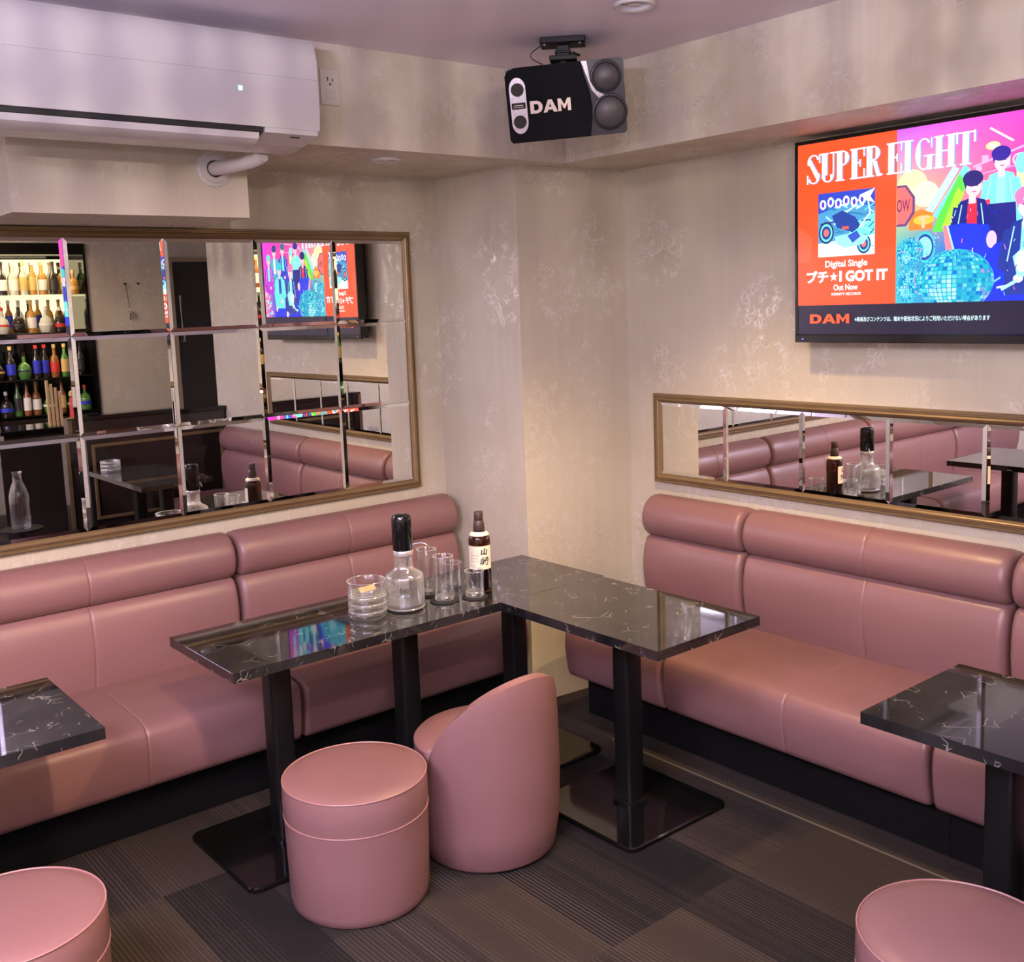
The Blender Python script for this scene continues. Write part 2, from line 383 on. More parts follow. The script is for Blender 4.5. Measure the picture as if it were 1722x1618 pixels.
def wall_mirror(name_label, origin, rz, xs, zs, tilts):
    root = empty('tiled_wall_mirror', name_label, 'mirror', origin, rz)
    W = xs[-1]-xs[0]+.072; H = zs[-1]-zs[0]+.072
    mb = moulding(W, H); mb.build('frame', 'gold', root)
    back = MB().box((.01, -.010, .01), (W-.01, -.001, H-.01)); back.build('backing_board', 'plinth', root)
    for i in range(len(xs)-1):
        for j in range(len(zs)-1):
            w_ = xs[i+1]-xs[i]-.0012; h_ = zs[j+1]-zs[j]-.0012
            o = tile(w_, h_).build('mirror_tile', 'mirror', root)
            o.location = ((xs[i]+xs[i+1])/2-xs[0]+.036, -.0115, (zs[j]+zs[j+1])/2-zs[0]+.036)
            tx, tz = tilts(i, j); o.rotation_euler = (R(tx), 0, R(tz))
    return root
# left: tiles .335-.35 m wide, three rows; local x runs from the far left towards the corner
lx = [-3.53, -3.18, -2.83, -2.485, -2.137, -1.79, -1.441, -1.10, -.765]
rnd = random.Random(3)
wall_mirror('large gold-framed mirror tiled in three rows, left wall under the air conditioner', (lx[0]-.036, -.001, .895), 0, lx, [.931, 1.265, 1.61, 1.945],
            lambda i, j: (rnd.uniform(-.12, .12), rnd.uniform(-.15, .15)))
ry = [0, .345, .70, 1.052, 1.39, 1.74, 2.09]
wall_mirror('long low gold-framed mirror with a single row of tiles, right wall under the television', (-.001, -.768+.036, .899), -PI/2, ry, [.935, 1.236],
            lambda i, j: (rnd.uniform(-.12, .12), rnd.uniform(-.12, .12)))

# ------------------------------------------------------------------ banquette sofas
def sweep(prof, L, r_end=.03, seam=None, seam_w=.0028, seam_d=.0022, lo_guard=None):
    """prof: closed (d,z) outline, local x along the bench, d towards the room (-y)"""
    n = len(prof); P = [Vector(p) for p in prof]
    area = sum(P[i].x*P[(i+1) % n].y-P[(i+1) % n].x*P[i].y for i in range(n))
    sg = 1 if area > 0 else -1; N = []
    for i in range(n):
        e = (P[(i+1) % n]-P[i-1]); nn = Vector((e.y, -e.x))*sg; nn.normalize(); N.append(nn)
    st = []
    for k in range(7):
        t = r_end*(1-math.cos(k/6*PI/2)); st.append((t, r_end*(1-math.sin(k/6*PI/2))))
    xs = [(t, o) for t, o in st]
    m = max(6, int(L/.09)); a0 = r_end; a1 = L-r_end
    mid = [(a0+(a1-a0)*i/m, 0) for i in range(1, m)]
    if seam:
        mid = [q for q in mid if abs(q[0]-seam) > .02]+[(seam-.010, 0), (seam-seam_w, .0003), (seam-.0006, seam_d), (seam+.0006, seam_d), (seam+seam_w, .0003), (seam+.010, 0)]
        mid.sort()
    xs = xs+mid+[(L-t, o) for t, o in reversed(st)]
    vs = []; fs = []
    for (x, o) in xs:
        for i in range(n):
            q = P[i]-N[i]*o*(0.25 if (P[i].x < .02) else 1)
            vs.append((x, -q.x, q.y))
    for a in range(len(xs)-1):
        for i in range(n):
            j = (i+1) % n; fs.append((a*n+i, a*n+j, (a+1)*n+j, (a+1)*n+i))
    fs.append(tuple(range(n-1, -1, -1))); fs.append(tuple((len(xs)-1)*n+i for i in range(n)))
    mb = MB(); mb.add(vs, fs); return mb
def arc(c, r, a0, a1, n=6): return [(c[0]+r*math.cos(R(a0+(a1-a0)*i/n)), c[1]+r*math.sin(R(a0+(a1-a0)*i/n))) for i in range(n+1)]
back_lower = [(.004, .36), (.10, .36), (.118, .42), (.132, .48), (.139, .54), (.138, .59), (.131, .635), (.119, .668), (.106, .684), (.09, .690), (.004, .690)]
back_upper = [(.004, .684), (.09, .684), (.108, .692), (.126, .708), (.137, .732), (.141, .758), (.138, .784), (.128, .810), (.112, .832), (.090, .847), (.066, .854), (.040, .853), (.018, .845), (.004, .828)]
seat_prof = [(.05, .395), (.20, .408), (.38, .409), (.50, .405)]+[(.585-.045+.045*math.sin(R(a)), .358+.042*math.cos(R(a))) for a in (20, 40, 60, 80)]+[(.588, .32), (.582, .26), (.574, .215), (.564, .196), (.545, .188), (.05, .188)]
def sofa(label, origin, rz, L, seam=None):
    root = empty('banquette_sofa', label, 'sofa', origin, rz, None)
    g = .006
    o = sweep(seat_prof, L-2*g, .016, seam).build('seat', 'leather', root, smooth=True); o.location.x = g
    o = sweep(back_lower, L-2*g, .026, seam).build('backrest', 'leather', root, smooth=True); o.location.x = g
    o = sweep(back_upper, L-2*g, .026, seam).build('headrest_roll', 'leather', root, smooth=True); o.location.x = g
    MB().box((0, -.455, 0), (L, -.004, .188), .003, 1).build('plinth', 'plinth', root)
    MB().box((.004, -.06, .188), (L-.004, -.004, .40), 0).build('rear_board', 'plinth', root)
    return root
for k, (x0, L, lab) in enumerate([(-1.64, 1.03, 'pink leather bench module on the left wall nearest the column, behind the glasses'),
                          (-2.66, 1.02, 'pink leather bench module under the air conditioner, left of the first back gap'),
                          (-3.68, 1.02, 'pink leather bench module at the left picture edge, behind the left table'),
                          (-4.70, 1.02, 'pink leather bench module farthest left along the left wall, seen only in the right mirror')]):
    sofa(lab, (x0, 0, 0), 0, L, L*.46 if k < 3 else None)
sofa('short pink leather bench module on the right wall beside the column', (0, -.748, 0), -PI/2, .520)
sofa('wide pink leather bench module on the right wall under the television', (0, -1.268, 0), -PI/2, 1.022, .52)
sofa('pink leather bench module at the right picture edge behind the front table', (0, -2.290, 0), -PI/2, 1.15, .60)

# ------------------------------------------------------------------ tables
def rrect(hx, hy, r, n=4):
    P = []
    for (cx, cy_, a) in ((hx-r, hy-r, 0), (-hx+r, hy-r, 90), (-hx+r, -hy+r, 180), (hx-r, -hy+r, 270)):
        P += arc((cx, cy_), r, a, a+90, n)
    return P
def table(label, x0, x1, y0, y1, bh=.228):
    cx, cy_ = (x0+x1)/2, (y0+y1)/2; hx, hy = (x1-x0)/2, (y1-y0)/2
    root = empty('pedestal_table', label, 'table', (cx, cy_, 0))
    MB().box((-hx, -hy, .642), (hx, hy, .672), .0007, 1).build('table_top', 'marble', root, 'black marble-look top with white veins')
    MB().box((-.16, -.16, .634), (.16, .16, .642), .001, 1).box((-.05, -.05, .626), (.05, .05, .634)).build('top_bracket', 'black', root)
    MB().prism(rrect(.036, .036, .012), .02, .63).build('pedestal', 'black', root, smooth=True)
    b = MB(); P0 = rrect(bh, bh, .03); P1 = rrect(bh-.004, bh-.004, .028); n = len(P0)
    b.add([(x, y, 0) for x, y in P0]+[(x, y, .012) for x, y in P0]+[(x, y, .016) for x, y in P1], [tuple(range(n-1, -1, -1)), tuple(range(2*n, 3*n))]+[(a*n+i, a*n+(i+1) % n, (a+1)*n+(i+1) % n, (a+1)*n+i) for a in (0, 1) for i in range(n)])
    b.build('base_plate', 'gloss', root)
    MB().prism(rrect(.044, .044, .014), .016, .028).build('collar', 'black', root)
    return root
TL = 'black marble-look pedestal table '
table(TL+'at the left end of the joined row, reflecting the television', -2.096, -1.6163, -1.058, -.597)
table(TL+'in the middle of the joined row, carrying the decanter', -1.6157, -1.1363, -1.058, -.597)
table(TL+'filling the corner beside the column, behind the whisky bottle', -1.1357, -.655, -1.0588, -.597)
table(TL+'running out from the corner table along the right bench, empty', -1.135, -.667, -1.770, -1.0594)
table(TL+'at the left picture edge, empty', -3.10, -2.490, -1.187, -.700, .185)
table(TL+'at the right picture edge, its near corner pointing left', -1.115, -.645, -2.885, -2.405)
table(TL+'beyond the right picture edge, holding stacked ashtrays', -1.115, -.645, -3.367, -2.887)

# ------------------------------------------------------------------ stools
def pouf(label, x, y, rz=0):
    root = empty('round_pouf', label, 'stool', (x, y, 0), rz)
    r = .204
    MB().lathe([(r-.016, .004), (r-.010, .010), (r-.006, .03), (r-.003, .15), (r, .268)], 72, cap1=True).build('body', 'leather', root, smooth=True)
    MB().lathe([(r, .270), (r+.002, .30), (r+.001, .35), (r-.003, .364)], 72).build('cushion_band', 'leather', root, smooth=True)
    MB().lathe([(r-.004, .363), (r-.014, .369), (r*.8, .375), (r*.5, .380), (r*.2, .382), (.002, .382)], 72, cap0=True).build('cushion_top', 'leather', root, smooth=True)
    pp = MB()
    for z, rr in ((.365, r-.001), (.269, r+.0008)):
        pp.tube([(rr*math.cos(a), rr*math.sin(a), z) for a in [2*PI*k/72 for k in range(73)]], .0022 if z > .3 else .0016, 6, cap=False)
    pp.build('piping', 'piping', root, smooth=True)
    return root
pouf('low round pink leather stool, second from left, front centre beside the backed stool', -1.838, -1.250)
pouf('low round pink leather stool cut off by the bottom left picture corner', -2.779, -1.340)
pouf('low round pink leather stool cut off by the bottom right picture corner', -1.326, -2.772)

def barrel_stool(label, x, y, rz):
    """faces +y locally, back towards -y"""
    root = empty('barrel_back_stool', label, 'stool', (x, y, 0), rz)
    r = .218; H = .355
    MB().lathe([(r-.040, .03), (r-.030, .10), (r-.024, .30), (r-.022, H-.014), (r-.028, H)], 64).build('seat_base', 'leather', root, smooth=True)
    def fr_(a, z):
        q = min(1, max(0, (math.cos(a+PI/2)+.05)/.25)); return 1-.145*q*q*(3-2*q)
    MB().lathe([(r+.002, H-.06), (r+.004, H-.03), (r+.004, H+.004), (r-.006, H+.014), (r*.6, H+.022), (r*.2, H+.026), (.002, H+.026)], 96, cap0=True, rf=fr_).build('seat_cushion', 'leather', root, smooth=True)
    n = 96
    def top(a):        # a = 0 at the back; rim sweeps down to the front edge of the seat
        c = max(0.0, math.cos(a))
        return .300+.284*(c**.58)
    outer = []; mb = MB(); vs = []; fs = []; rows = [0, .012, .03, .2, .5, .8, .95, 1.0]
    NR = len(rows)
    rim = []
    for k in range(n+1):
        a = -PI+2*PI*k/n; t = top(a); dx, dy = math.sin(a), -math.cos(a)
        ring = []
        for q in rows:
            z = .004+(t-.004)*q
            rr = r-.022+.030*min(1, q*3.2)**.5 - (.012 if q == 0 else (.004 if q < .02 else 0)) - .010*max(0, (z-.35)/.3)
            if q == 1.0: rr -= .004
            ring.append((dx*rr, dy*rr, z))
        th = .030 if t > .34 else .020
        rr = r-.004-.010*max(0, (t-.35)/.3)
        ring.append((dx*(rr-th*.5), dy*(rr-th*.5), t+.007))
        ring.append((dx*(rr-th), dy*(rr-th), t-.003))
        ring.append((dx*(rr-th-.002), dy*(rr-th-.002), min(t-.02, .34)))
        rim.append(Vector((dx*(rr+.003), dy*(rr+.003), t-.001)))
        vs += ring
    m = len(rows)+3
    for k in range(n):
        for i in range(m-1): fs.append((k*m+i, (k+1)*m+i, (k+1)*m+i+1, k*m+i+1))
    fs.append(tuple(k*m for k in range(n)))
    mb.add(vs, fs); bmesh.ops.remove_doubles(mb.bm, verts=mb.bm.verts[:], dist=.0004)
    mb.build('back_shell', 'leather', root, smooth=True)
    MB().tube(rim, .0022, 6, cap=False).build('piping', 'piping', root, smooth=True)
    return root
barrel_stool('pink leather stool with a tall curved back, seen from behind beside the front pouf', -1.392, -1.285, 0)

# ------------------------------------------------------------------ television
def tv():
    root = empty('wall_television', 'large wall-mounted television showing an orange and magenta music advert', 'television', (0, -1.495, 1.494))
    # local: u -> world -y (rotate), we build in world offsets relative to root
    Wt = 1.186; Ht = .692
    P = lambda u, v, d: (d, -u, v)            # d negative = into the room
    mb = MB(); x0, x1 = -.098, -.006
    mb.box((x1-.05, -Wt+.05, .05), (x1, -.05, Ht-.06)); mb.box((-.088, -Wt+.006, .004), (-.040, -.006, Ht-.004), .004, 2); mb.build('rear_housing', 'gloss', root)
    fr = MB(); b = .0125; bb = .028
    fr.box((-.100, -Wt, 0), (-.086, 0, bb), .002, 1).box((-.100, -Wt, Ht-b), (-.086, 0, Ht), .002, 1).box((-.100, -b, bb), (-.086, 0, Ht-b), .002, 1).box((-.100, -Wt, bb), (-.086, -Wt+b, Ht-b), .002, 1)
    bz = fr.build('bezel', 'gloss', root)
    MB().box((-.1008, -.036, .010), (-.0998, -.031, .014)).build('standby_light', emis('standby_blue', (.2, .2, 1), 3), bz, 'small blue standby light')
    MB().box((-.018, -Wt*.62, -.03+.05), (-.006, -Wt*.38, Ht*.8)).build('wall_bracket', 'black', root)
    # picture: flat coloured shapes on the panel
    bm = bmesh.new(); cl = bm.loops.layers.color.new('Col'); st = {'d': 0}
    def lin(c): return tuple(x/255 for x in c)+(1,)
    def poly(pts, col, cols=None):
        st['d'] += 1; d = -.0965-.00001*st['d']
        vs = [bm.verts.new(P(.012+u, .029+v, d)) for u, v in pts]
        try: f = bm.faces.new(vs)
        except ValueError: return
        for i, l in enumerate(f.loops): l[cl] = lin(cols[i] if cols else col)
    def rect(u0, v0, u1, v1, c, cols=None): poly([(u0, v0), (u1, v0), (u1, v1), (u0, v1)], c, cols)
    def ell(u, v, a, b_, c, n=28, a0=0, a1=360, rot=0):
        cr, sr = math.cos(R(rot)), math.sin(R(rot))
        poly([(u+cr*a*math.cos(t)-sr*b_*math.sin(t), v+sr*a*math.cos(t)+cr*b_*math.sin(t)) for t in [R(a0+(a1-a0)*k/n) for k in range(n if a1-a0 >= 360 else n+1)]], c)
    def stroke(pts, w, c):
        for (a, b2) in zip(pts[:-1], pts[1:]):
            d = Vector((b2[0]-a[0], b2[1]-a[1])); L = d.length
            if L < 1e-6: continue
            nn = Vector((-d.y, d.x))/L*w/2; e = d/L*w*.25
            poly([(a[0]-e.x+nn.x, a[1]-e.y+nn.y), (a[0]-e.x-nn.x, a[1]-e.y-nn.y), (b2[0]+e.x-nn.x, b2[1]+e.y-nn.y), (b2[0]+e.x+nn.x, b2[1]+e.y+nn.y)], c)
    def text(txt, u, v, size, c, bold=0, align='LEFT', xs=1.0, width=None, space=1.0):
        V, Fc = text_geo(txt, size, bold, align='LEFT', xs=1, space=space)
        if not V: return
        mn = min(p[0] for p in V); mx = max(p[0] for p in V); k = (width/(mx-mn)) if width else xs
        st['d'] += 1; d = -.0965-.00001*st['d']
        vs = [bm.verts.new(P(.012+u+(p[0]-mn)*k, .029+v+p[1], d)) for p in V]
        for f in Fc:
            try:
                fc = bm.faces.new([vs[i] for i in f])
                for l in fc.loops: l[cl] = lin(c)
            except ValueError: pass
    OR = (238, 80, 38); WH = (250, 245, 250)
    rect(0, 0, 1.161, .652, (19, 17, 46))
    # background of the band picture: graded grid
    u0, u1, v0, v1 = .376, 1.161, .100, .652; NU, NV = 16, 10
    def bg(s, t):
        k = [(0.0, (190, 90, 230)), (.3, (225, 90, 200)), (.6, (230, 60, 190)), (1, (225, 60, 235))]
        def lerp(a, b_, q): return tuple(a[i]+(b_[i]-a[i])*q for i in range(3))
        for (a, ca), (b_, cb) in zip(k[:-1], k[1:]):
            if a <= s <= b_: top = lerp(ca, cb, (s-a)/(b_-a)); break
        mid = lerp((255, 210, 120), (255, 70, 150), min(1, s*1.9)); low = lerp((60, 180, 190), (20, 50, 225), min(1, s*2.2))
        if s > .75: low = lerp(low, (250, 150, 190), (s-.75)*4); mid = lerp(mid, (235, 60, 210), (s-.75)*4)
        if t > .6: return lerp(mid, top, (t-.6)/.4)
        if t > .28: return lerp(low, mid, (t-.28)/.32)
        return low
    for i in range(NU):
        for j in range(NV):
            a, b2, c, d = i/NU, (i+1)/NU, j/NV, (j+1)/NV
            st['d'] = 2
            poly([(u0+(u1-u0)*a, v0+(v1-v0)*c), (u0+(u1-u0)*b2, v0+(v1-v0)*c), (u0+(u1-u0)*b2, v0+(v1-v0)*d), (u0+(u1-u0)*a, v0+(v1-v0)*d)], None, [bg(a, c), bg(b2, c), bg(b2, d), bg(a, d)])
    st['d'] = 5
    rect(0, .100, .376, .652, OR)
    poly([(0, .25), (.05, .25), (.06, .33), (0, .38)], (240, 92, 58))
    # light beams and glow
    ell(.43, .47, .052, .05, (255, 240, 170)); ell(.475, .44, .045, .04, (255, 225, 200))
    poly([(.50, .37), (.52, .36), (.62, .50), (.60, .515)], (120, 235, 225)); poly([(.47, .38), (.49, .365), (.585, .505), (.565, .515)], (190, 225, 240))
    poly([(.50, .32), (.555, .32), (.61, .46), (.585, .49), (.52, .37)], (90, 220, 70)); poly([(.53, .33), (.56, .33), (.60, .43), (.58, .45)], (170, 235, 60))
    poly([(.42, .33), (.50, .33), (.50, .38), (.46, .395), (.42, .38)], (245, 130, 50)); ell(.47, .36, .035, .015, (255, 190, 70))
    # octagonal sign with letters
    poly([(.377, .475), (.41, .475), (.440, .435), (.440, .385), (.41, .345), (.377, .345)], (110, 70, 120)); poly([(.377, .468), (.405, .468), (.431, .432), (.431, .39), (.405, .353), (.377, .353)], (250, 110, 110))
    text('OW', .377, .392, .055, (120, 50, 90), .0008, width=.046)
    # neon bars, lamps
    stroke([(.679, .612), (.748, .567)], .007, (255, 205, 245)); ell(.688, .56, .022, .012, (255, 235, 150)); ell(.688, .56, .012, .007, (255, 255, 235))
    stroke([(.63, .505), (.78, .548), (.90, .56)], .006, (255, 170, 225)); stroke([(.64, .48), (.80, .50), (.92, .505)], .004, (255, 150, 220))
    rect(.655, .515, .675, .535, (255, 170, 220)); rect(.637, .49, .655, .505, (255, 175, 225)); text('IG', .735, .495, .05, (255, 190, 230), .0005)
    rect(.76, .43, .80, .50, (255, 225, 170)); ell(.775, .50, .02, .03, (130, 240, 235))
    # bicycle-like round frame
    for a_, c_ in ((.036, (60, 200, 200)), (.030, (40, 60, 160)), (.024, (140, 240, 230))): ell(.475, .275, a_, a_*1.35, c_)
    stroke([(.455, .365), (.485, .372)], .006, (255, 190, 160)); rect(.463, .335, .475, .372, (255, 190, 160))
    # mirror balls with facets
    def ball(cu, cv, rr, rv, seed):
        rg = random.Random(seed); ell(cu, cv, rr, rv, (30, 150, 190), 36)
        N = 11
        for a in range(-N, N+1):
            for b3 in range(-N, N+1):
                la = b3/N*88; lo = a/N*88
                x = math.sin(R(lo))*math.cos(R(la)); z = math.sin(R(la))
                if abs(lo) > 86 or abs(la) > 86: continue
                hot = math.hypot(x+.25, z+.35) < .38
                s_ = .42/N*PI/2*.95
                q = [(math.sin(R(lo+dl))*math.cos(R(la+db)), math.sin(R(la+db))) for dl, db in ((-3.2, -3.2), (3.2, -3.2), (3.2, 3.2), (-3.2, 3.2))]
                cc = rg.choice([(210, 255, 245), (150, 250, 235), (185, 255, 240), (90, 225, 225)]) if hot else rg.choice([(40, 180, 200), (110, 230, 225), (20, 90, 190), (170, 250, 235), (60, 210, 215), (30, 60, 200), (235, 110, 200) if x > .45 else (120, 240, 230)])
                st['d'] -= 1
                poly([(cu+rr*a1, cv+rv*b1) for a1, b1 in q], cc)
        st['d'] += 2
        pass
    def cut(): pass
    ball(.425, .262, .047, .045, 3); ball(.420, .160, .043, .062, 4)
    poly([(.50, .10), (.376, .10), (.376, .1001)], (20, 50, 220))
    # people: seated and standing figures in blue tones
    def person(u, v, k, coat, shirt, hair, face=(250, 205, 215), lean=0):
        poly([(u-.050*k, v-.17*k), (u+.055*k, v-.17*k), (u+.060*k, v-.05*k), (u+.035*k, v), (u+lean, v+.01*k), (u-.035*k, v), (u-.056*k, v-.05*k)], coat)
        poly([(u-.016*k, v-.09*k), (u+.014*k, v-.09*k), (u+.013*k, v+.002*k), (u-.012*k, v+.002*k)], shirt)
        rect(u-.010*k, v-.008*k, u+.010*k, v+.022*k, face)
        ell(u+lean, v+.042*k, .024*k, .032*k, face); ell(u+lean-.002*k, v+.060*k, .029*k, .022*k, hair)
        poly([(u+lean-.030*k, v+.058*k), (u+lean-.022*k, v+.030*k), (u+lean-.017*k, v+.058*k)], hair)
        stroke([(u+lean-.010*k, v+.040*k), (u+lean-.004*k, v+.040*k)], .003*k, (60, 40, 110)); stroke([(u+lean+.006*k, v+.040*k), (u+lean+.012*k, v+.040*k)], .003*k, (60, 40, 110)); stroke([(u+lean-.003*k, v+.024*k), (u+lean+.007*k, v+.024*k)], .003*k, (200, 90, 130))
        stroke([(u-.045*k, v-.02*k), (u-.058*k, v-.10*k), (u-.02*k, v-.13*k)], .020*k, coat); stroke([(u+.045*k, v-.02*k), (u+.062*k, v-.09*k), (u+.05*k, v-.16*k)], .020*k, coat)
        ell(u-.018*k, v-.132*k, .012*k, .010*k, face); ell(u+.050*k, v-.172*k, .011*k, .016*k, face)
        stroke([(u-.03*k, v-.01*k), (u-.045*k, v-.09*k)], .003*k, (180, 240, 240)); stroke([(u+.025*k, v-.01*k), (u+.038*k, v-.10*k)], .003*k, (180, 240, 240))
    person(.715, .475, 1.0, (120, 235, 225), (150, 240, 235), (40, 20, 150))
    poly([(.68, .39), (.76, .39), (.77, .22), (.74, .14), (.70, .14), (.69, .25)], (25, 30, 130)); stroke([(.675, .40), (.675, .33)], .016, (230, 60, 90))
    person(.885, .48, 1.0, (30, 60, 200), (120, 235, 225), (40, 110, 140)); person(1.00, .47, 1.05, (50, 170, 200), (240, 240, 250), (30, 60, 130)); person(1.085, .42, 1.0, (190, 40, 210), (130, 240, 230), (110, 220, 220))
    person(.628, .405, 1.1, (10, 30, 130), (235, 40, 70), (25, 20, 110), lean=.003)
    poly([(.545, .335), (.60, .34), (.68, .33), (.70, .26), (.66, .20), (.64, .24), (.57, .25)], (15, 50, 225)); poly([(.535, .335), (.552, .34), (.575, .25), (.548, .245)], (255, 130, 150)); stroke([(.55, .335), (.575, .25)], .005, (150, 240, 235))
    ell(.690, .285, .016, .026, (255, 190, 220)); 
    poly([(.70, .27), (.78, .30), (.86, .28), (.93, .30), (1.0, .26), (1.03, .10), (.60, .10), (.62, .18)], (10, 45, 225))
    person(.795, .33, 1.25, (20, 50, 150), (140, 240, 235), (230, 120, 180), face=(250, 215, 225)); poly([(.755, .23), (.80, .27), (.85, .24), (.83, .17), (.77, .17)], (150, 240, 235))
    person(.94, .35, 1.15, (100, 225, 220), (30, 60, 190), (60, 200, 210)); ell(.785, .215, .022, .032, (245, 215, 235))
    for k in range(40):
        rg = random.Random(k); a = 1.06+rg.random()*.09; b2 = .11+rg.random()*.12; ell(a, b2, .008, .006, rg.choice([(235, 50, 80), (255, 230, 240), (90, 220, 225)]), 6)
    stroke([(.60, .10), (.72, .17)], .006, (110, 190, 250)); stroke([(.71, .14), (.74, .145)], .006, (200, 230, 250)); stroke([(.725, .135), (.77, .16)], .010, (170, 245, 230))
    ball(.576, .165, .125, .098, 9)
    rg = random.Random(21)      # small lights, folds and glints all over the group
    for k in range(120):
        a = .55+rg.random()*.58; b2 = .11+rg.random()*.38
        if b2 > .40: continue
        l = .004+rg.random()*.016; t = rg.uniform(.6, 2.4)
        stroke([(a, b2), (a+l*math.cos(t)*.6, b2-l*math.sin(t))], .001+.0018*rg.random(), rg.choice([(150, 240, 235), (20, 30, 120), (90, 200, 230), (15, 60, 225), (240, 240, 255), (15, 20, 90), (250, 120, 190)]))
    for k in range(90):
        a = .38+rg.random()*.16; b2 = .12+rg.random()*.2; ell(a, b2, .003, .002, rg.choice([(170, 250, 240), (30, 80, 160), (240, 150, 220), (60, 200, 200)]), 5)
    rect(.376, .0, 1.161, .100, (19, 17, 46))
    # fat-and-hairline serif heading, drawn stem by stem
    def head(word, u, v, H, adv_map, c):
        T = .020; h = .0042
        for ch in word:
            wd = adv_map.get(ch, .05)
            if ch == ' ': u += wd; continue
            def V_(x, t=T, y0=0, y1=1): rect(u+x, v+H*y0, u+x+t, v+H*y1, c)
            def Hh(x0, x1, y, t=h): rect(u+x0, v+H*y-(t if y > .5 else 0), u+x1, v+H*y+(0 if y > .5 else t), c)
            def A_(cx, cy0, rx, ry, a0, a1, wmax):
                N = 18
                for q in range(N):
                    t0 = R(a0+(a1-a0)*q/N); t1 = R(a0+(a1-a0)*(q+1)/N)
                    w0 = h/2+(wmax-h)/1*abs(math.cos(t0))**1.6; w1 = h/2+(wmax-h)*abs(math.cos(t1))**1.6
                    st['d'] -= 1 if q else 0
                    poly([(u+cx+(rx)*math.cos(t0), v+cy0+ry*math.sin(t0)), (u+cx+rx*math.cos(t1), v+cy0+ry*math.sin(t1)), (u+cx+(rx-w1)*math.cos(t1), v+cy0+(ry-h)*math.sin(t1)), (u+cx+(rx-w0)*math.cos(t0), v+cy0+(ry-h)*math.sin(t0))], c)
            g = wd-.006
            if ch == 'S':
                A_(g/2, H*.74, g/2, H*.26, 20, 200, .012); A_(g/2, H*.26, g/2, H*.26, -160, 20, .012)
                poly([(u, v+H*.80), (u+.012, v+H*.86), (u+g, v+H*.24), (u+g-.012, v+H*.14)], c); stroke([(u+g, v+H*.98), (u+g, v+H*.70)], h, c); stroke([(u, v+H*.02), (u, v+H*.30)], h, c)
            elif ch == 'U':
                V_(.004, T, .25, 1); V_(g-.006, h, .25, 1); Hh(-.002, .030, 1); Hh(g-.016, g+.006, 1); A_(g/2, H*.26, g/2-.002, H*.26, 180, 360, .016)
            elif ch == 'P':
                V_(.004); Hh(-.002, .032, 0); Hh(-.002, g*.6, 1); Hh(.02, g*.6, .50); A_(g*.45, H*.75, g*.55, H*.25, -90, 90, .018)
            elif ch == 'E':
                V_(.004); Hh(-.002, g, 0); Hh(-.002, g, 1); Hh(.02, g*.7, .5); stroke([(u+g, v), (u+g, v+H*.30)], h, c); stroke([(u+g, v+H), (u+g, v+H*.72)], h, c); stroke([(u+g*.7, v+H*.40), (u+g*.7, v+H*.62)], h, c)
            elif ch == 'R':
                V_(.004); Hh(-.002, .032, 0); Hh(-.002, g*.6, 1); Hh(.02, g*.6, .52); A_(g*.42, H*.76, g*.50, H*.24, -90, 90, .018); poly([(u+g*.45, v+H*.52), (u+g*.70, v+H*.50), (u+g*.92, v+H*.08), (u+g+.006, v+H*.06), (u+g, v), (u+g*.72, v)], c)
            elif ch == 'I':
                V_(.006); Hh(-.002, .034, 0); Hh(-.002, .034, 1)
            elif ch == 'G':
                A_(g/2, H*.5, g/2, H*.5, 45, 330, .020); V_(g-.018, .016, 0, .42); Hh(g-.030, g+.006, .42); stroke([(u+g-.004, v+H*.98), (u+g-.004, v+H*.68)], h, c)
            elif ch == 'H':
                V_(.004); V_(g-.022); Hh(-.002, .030, 0); Hh(-.002, .030, 1); Hh(g-.028, g+.004, 0); Hh(g-.028, g+.004, 1); Hh(.02, g-.02, .5)
            elif ch == 'T':
                V_(g/2-.010); Hh(g/2-.018, g/2+.018, 0); Hh(0, g, 1); stroke([(u, v+H), (u, v+H*.68)], h*1.4, c); stroke([(u+g, v+H), (u+g, v+H*.68)], h*1.4, c)
            u += wd
    W1 = dict(S=.054, U=.058, P=.056, E=.056, R=.062, G=.064, I=.042, H=.072, T=.062)
    W1[' '] = .016
    for dx, c in ((.003, (120, 160, 235)), (0, (225, 250, 255))): head('SUPER EIGHT', .042+dx, .514-dx*.3, .098, W1, c)
    # cover art: generic machine on a teal ground
    rect(.086, .264, .302, .478, (70, 150, 200)); poly([(.086, .264), (.302, .264), (.302, .33), (.086, .31)], (225, 250, 250)); poly([(.086, .478), (.302, .478), (.302, .42), (.20, .44), (.086, .41)], (50, 70, 190))
    poly([(.20, .36), (.302, .40), (.302, .33), (.22, .31)], (110, 230, 230))
    rg = random.Random(5)
    for k in range(34):
        a = .09+rg.random()*.2; b2 = .30+rg.random()*.16; stroke([(a, b2), (min(.298, a+.02+rg.random()*.04), b2+rg.uniform(-.02, .02))], .003+.003*rg.random(), rg.choice([(25, 60, 140), (170, 245, 240), (40, 120, 170), (230, 250, 255), (90, 210, 220)]))
    for cu, cv, rr in ((.118, .345, .030), (.262, .300, .026)):
        for q, c in ((1, (20, 50, 110)), (.8, (110, 220, 225)), (.6, (25, 60, 140)), (.35, (230, 110, 110))): ell(cu, cv, rr*q, rr*1.25*q, c, 20)
    poly([(.14, .40), (.18, .415), (.23, .39), (.25, .36), (.22, .34), (.16, .36)], (20, 60, 150)); poly([(.15, .33), (.23, .34), (.28, .325), (.26, .30), (.19, .29), (.16, .305)], (150, 235, 230)); rect(.18, .352, .205, .362, (240, 90, 60))
    poly([(.20, .33), (.235, .345), (.25, .325), (.22, .305)], (40, 80, 190))
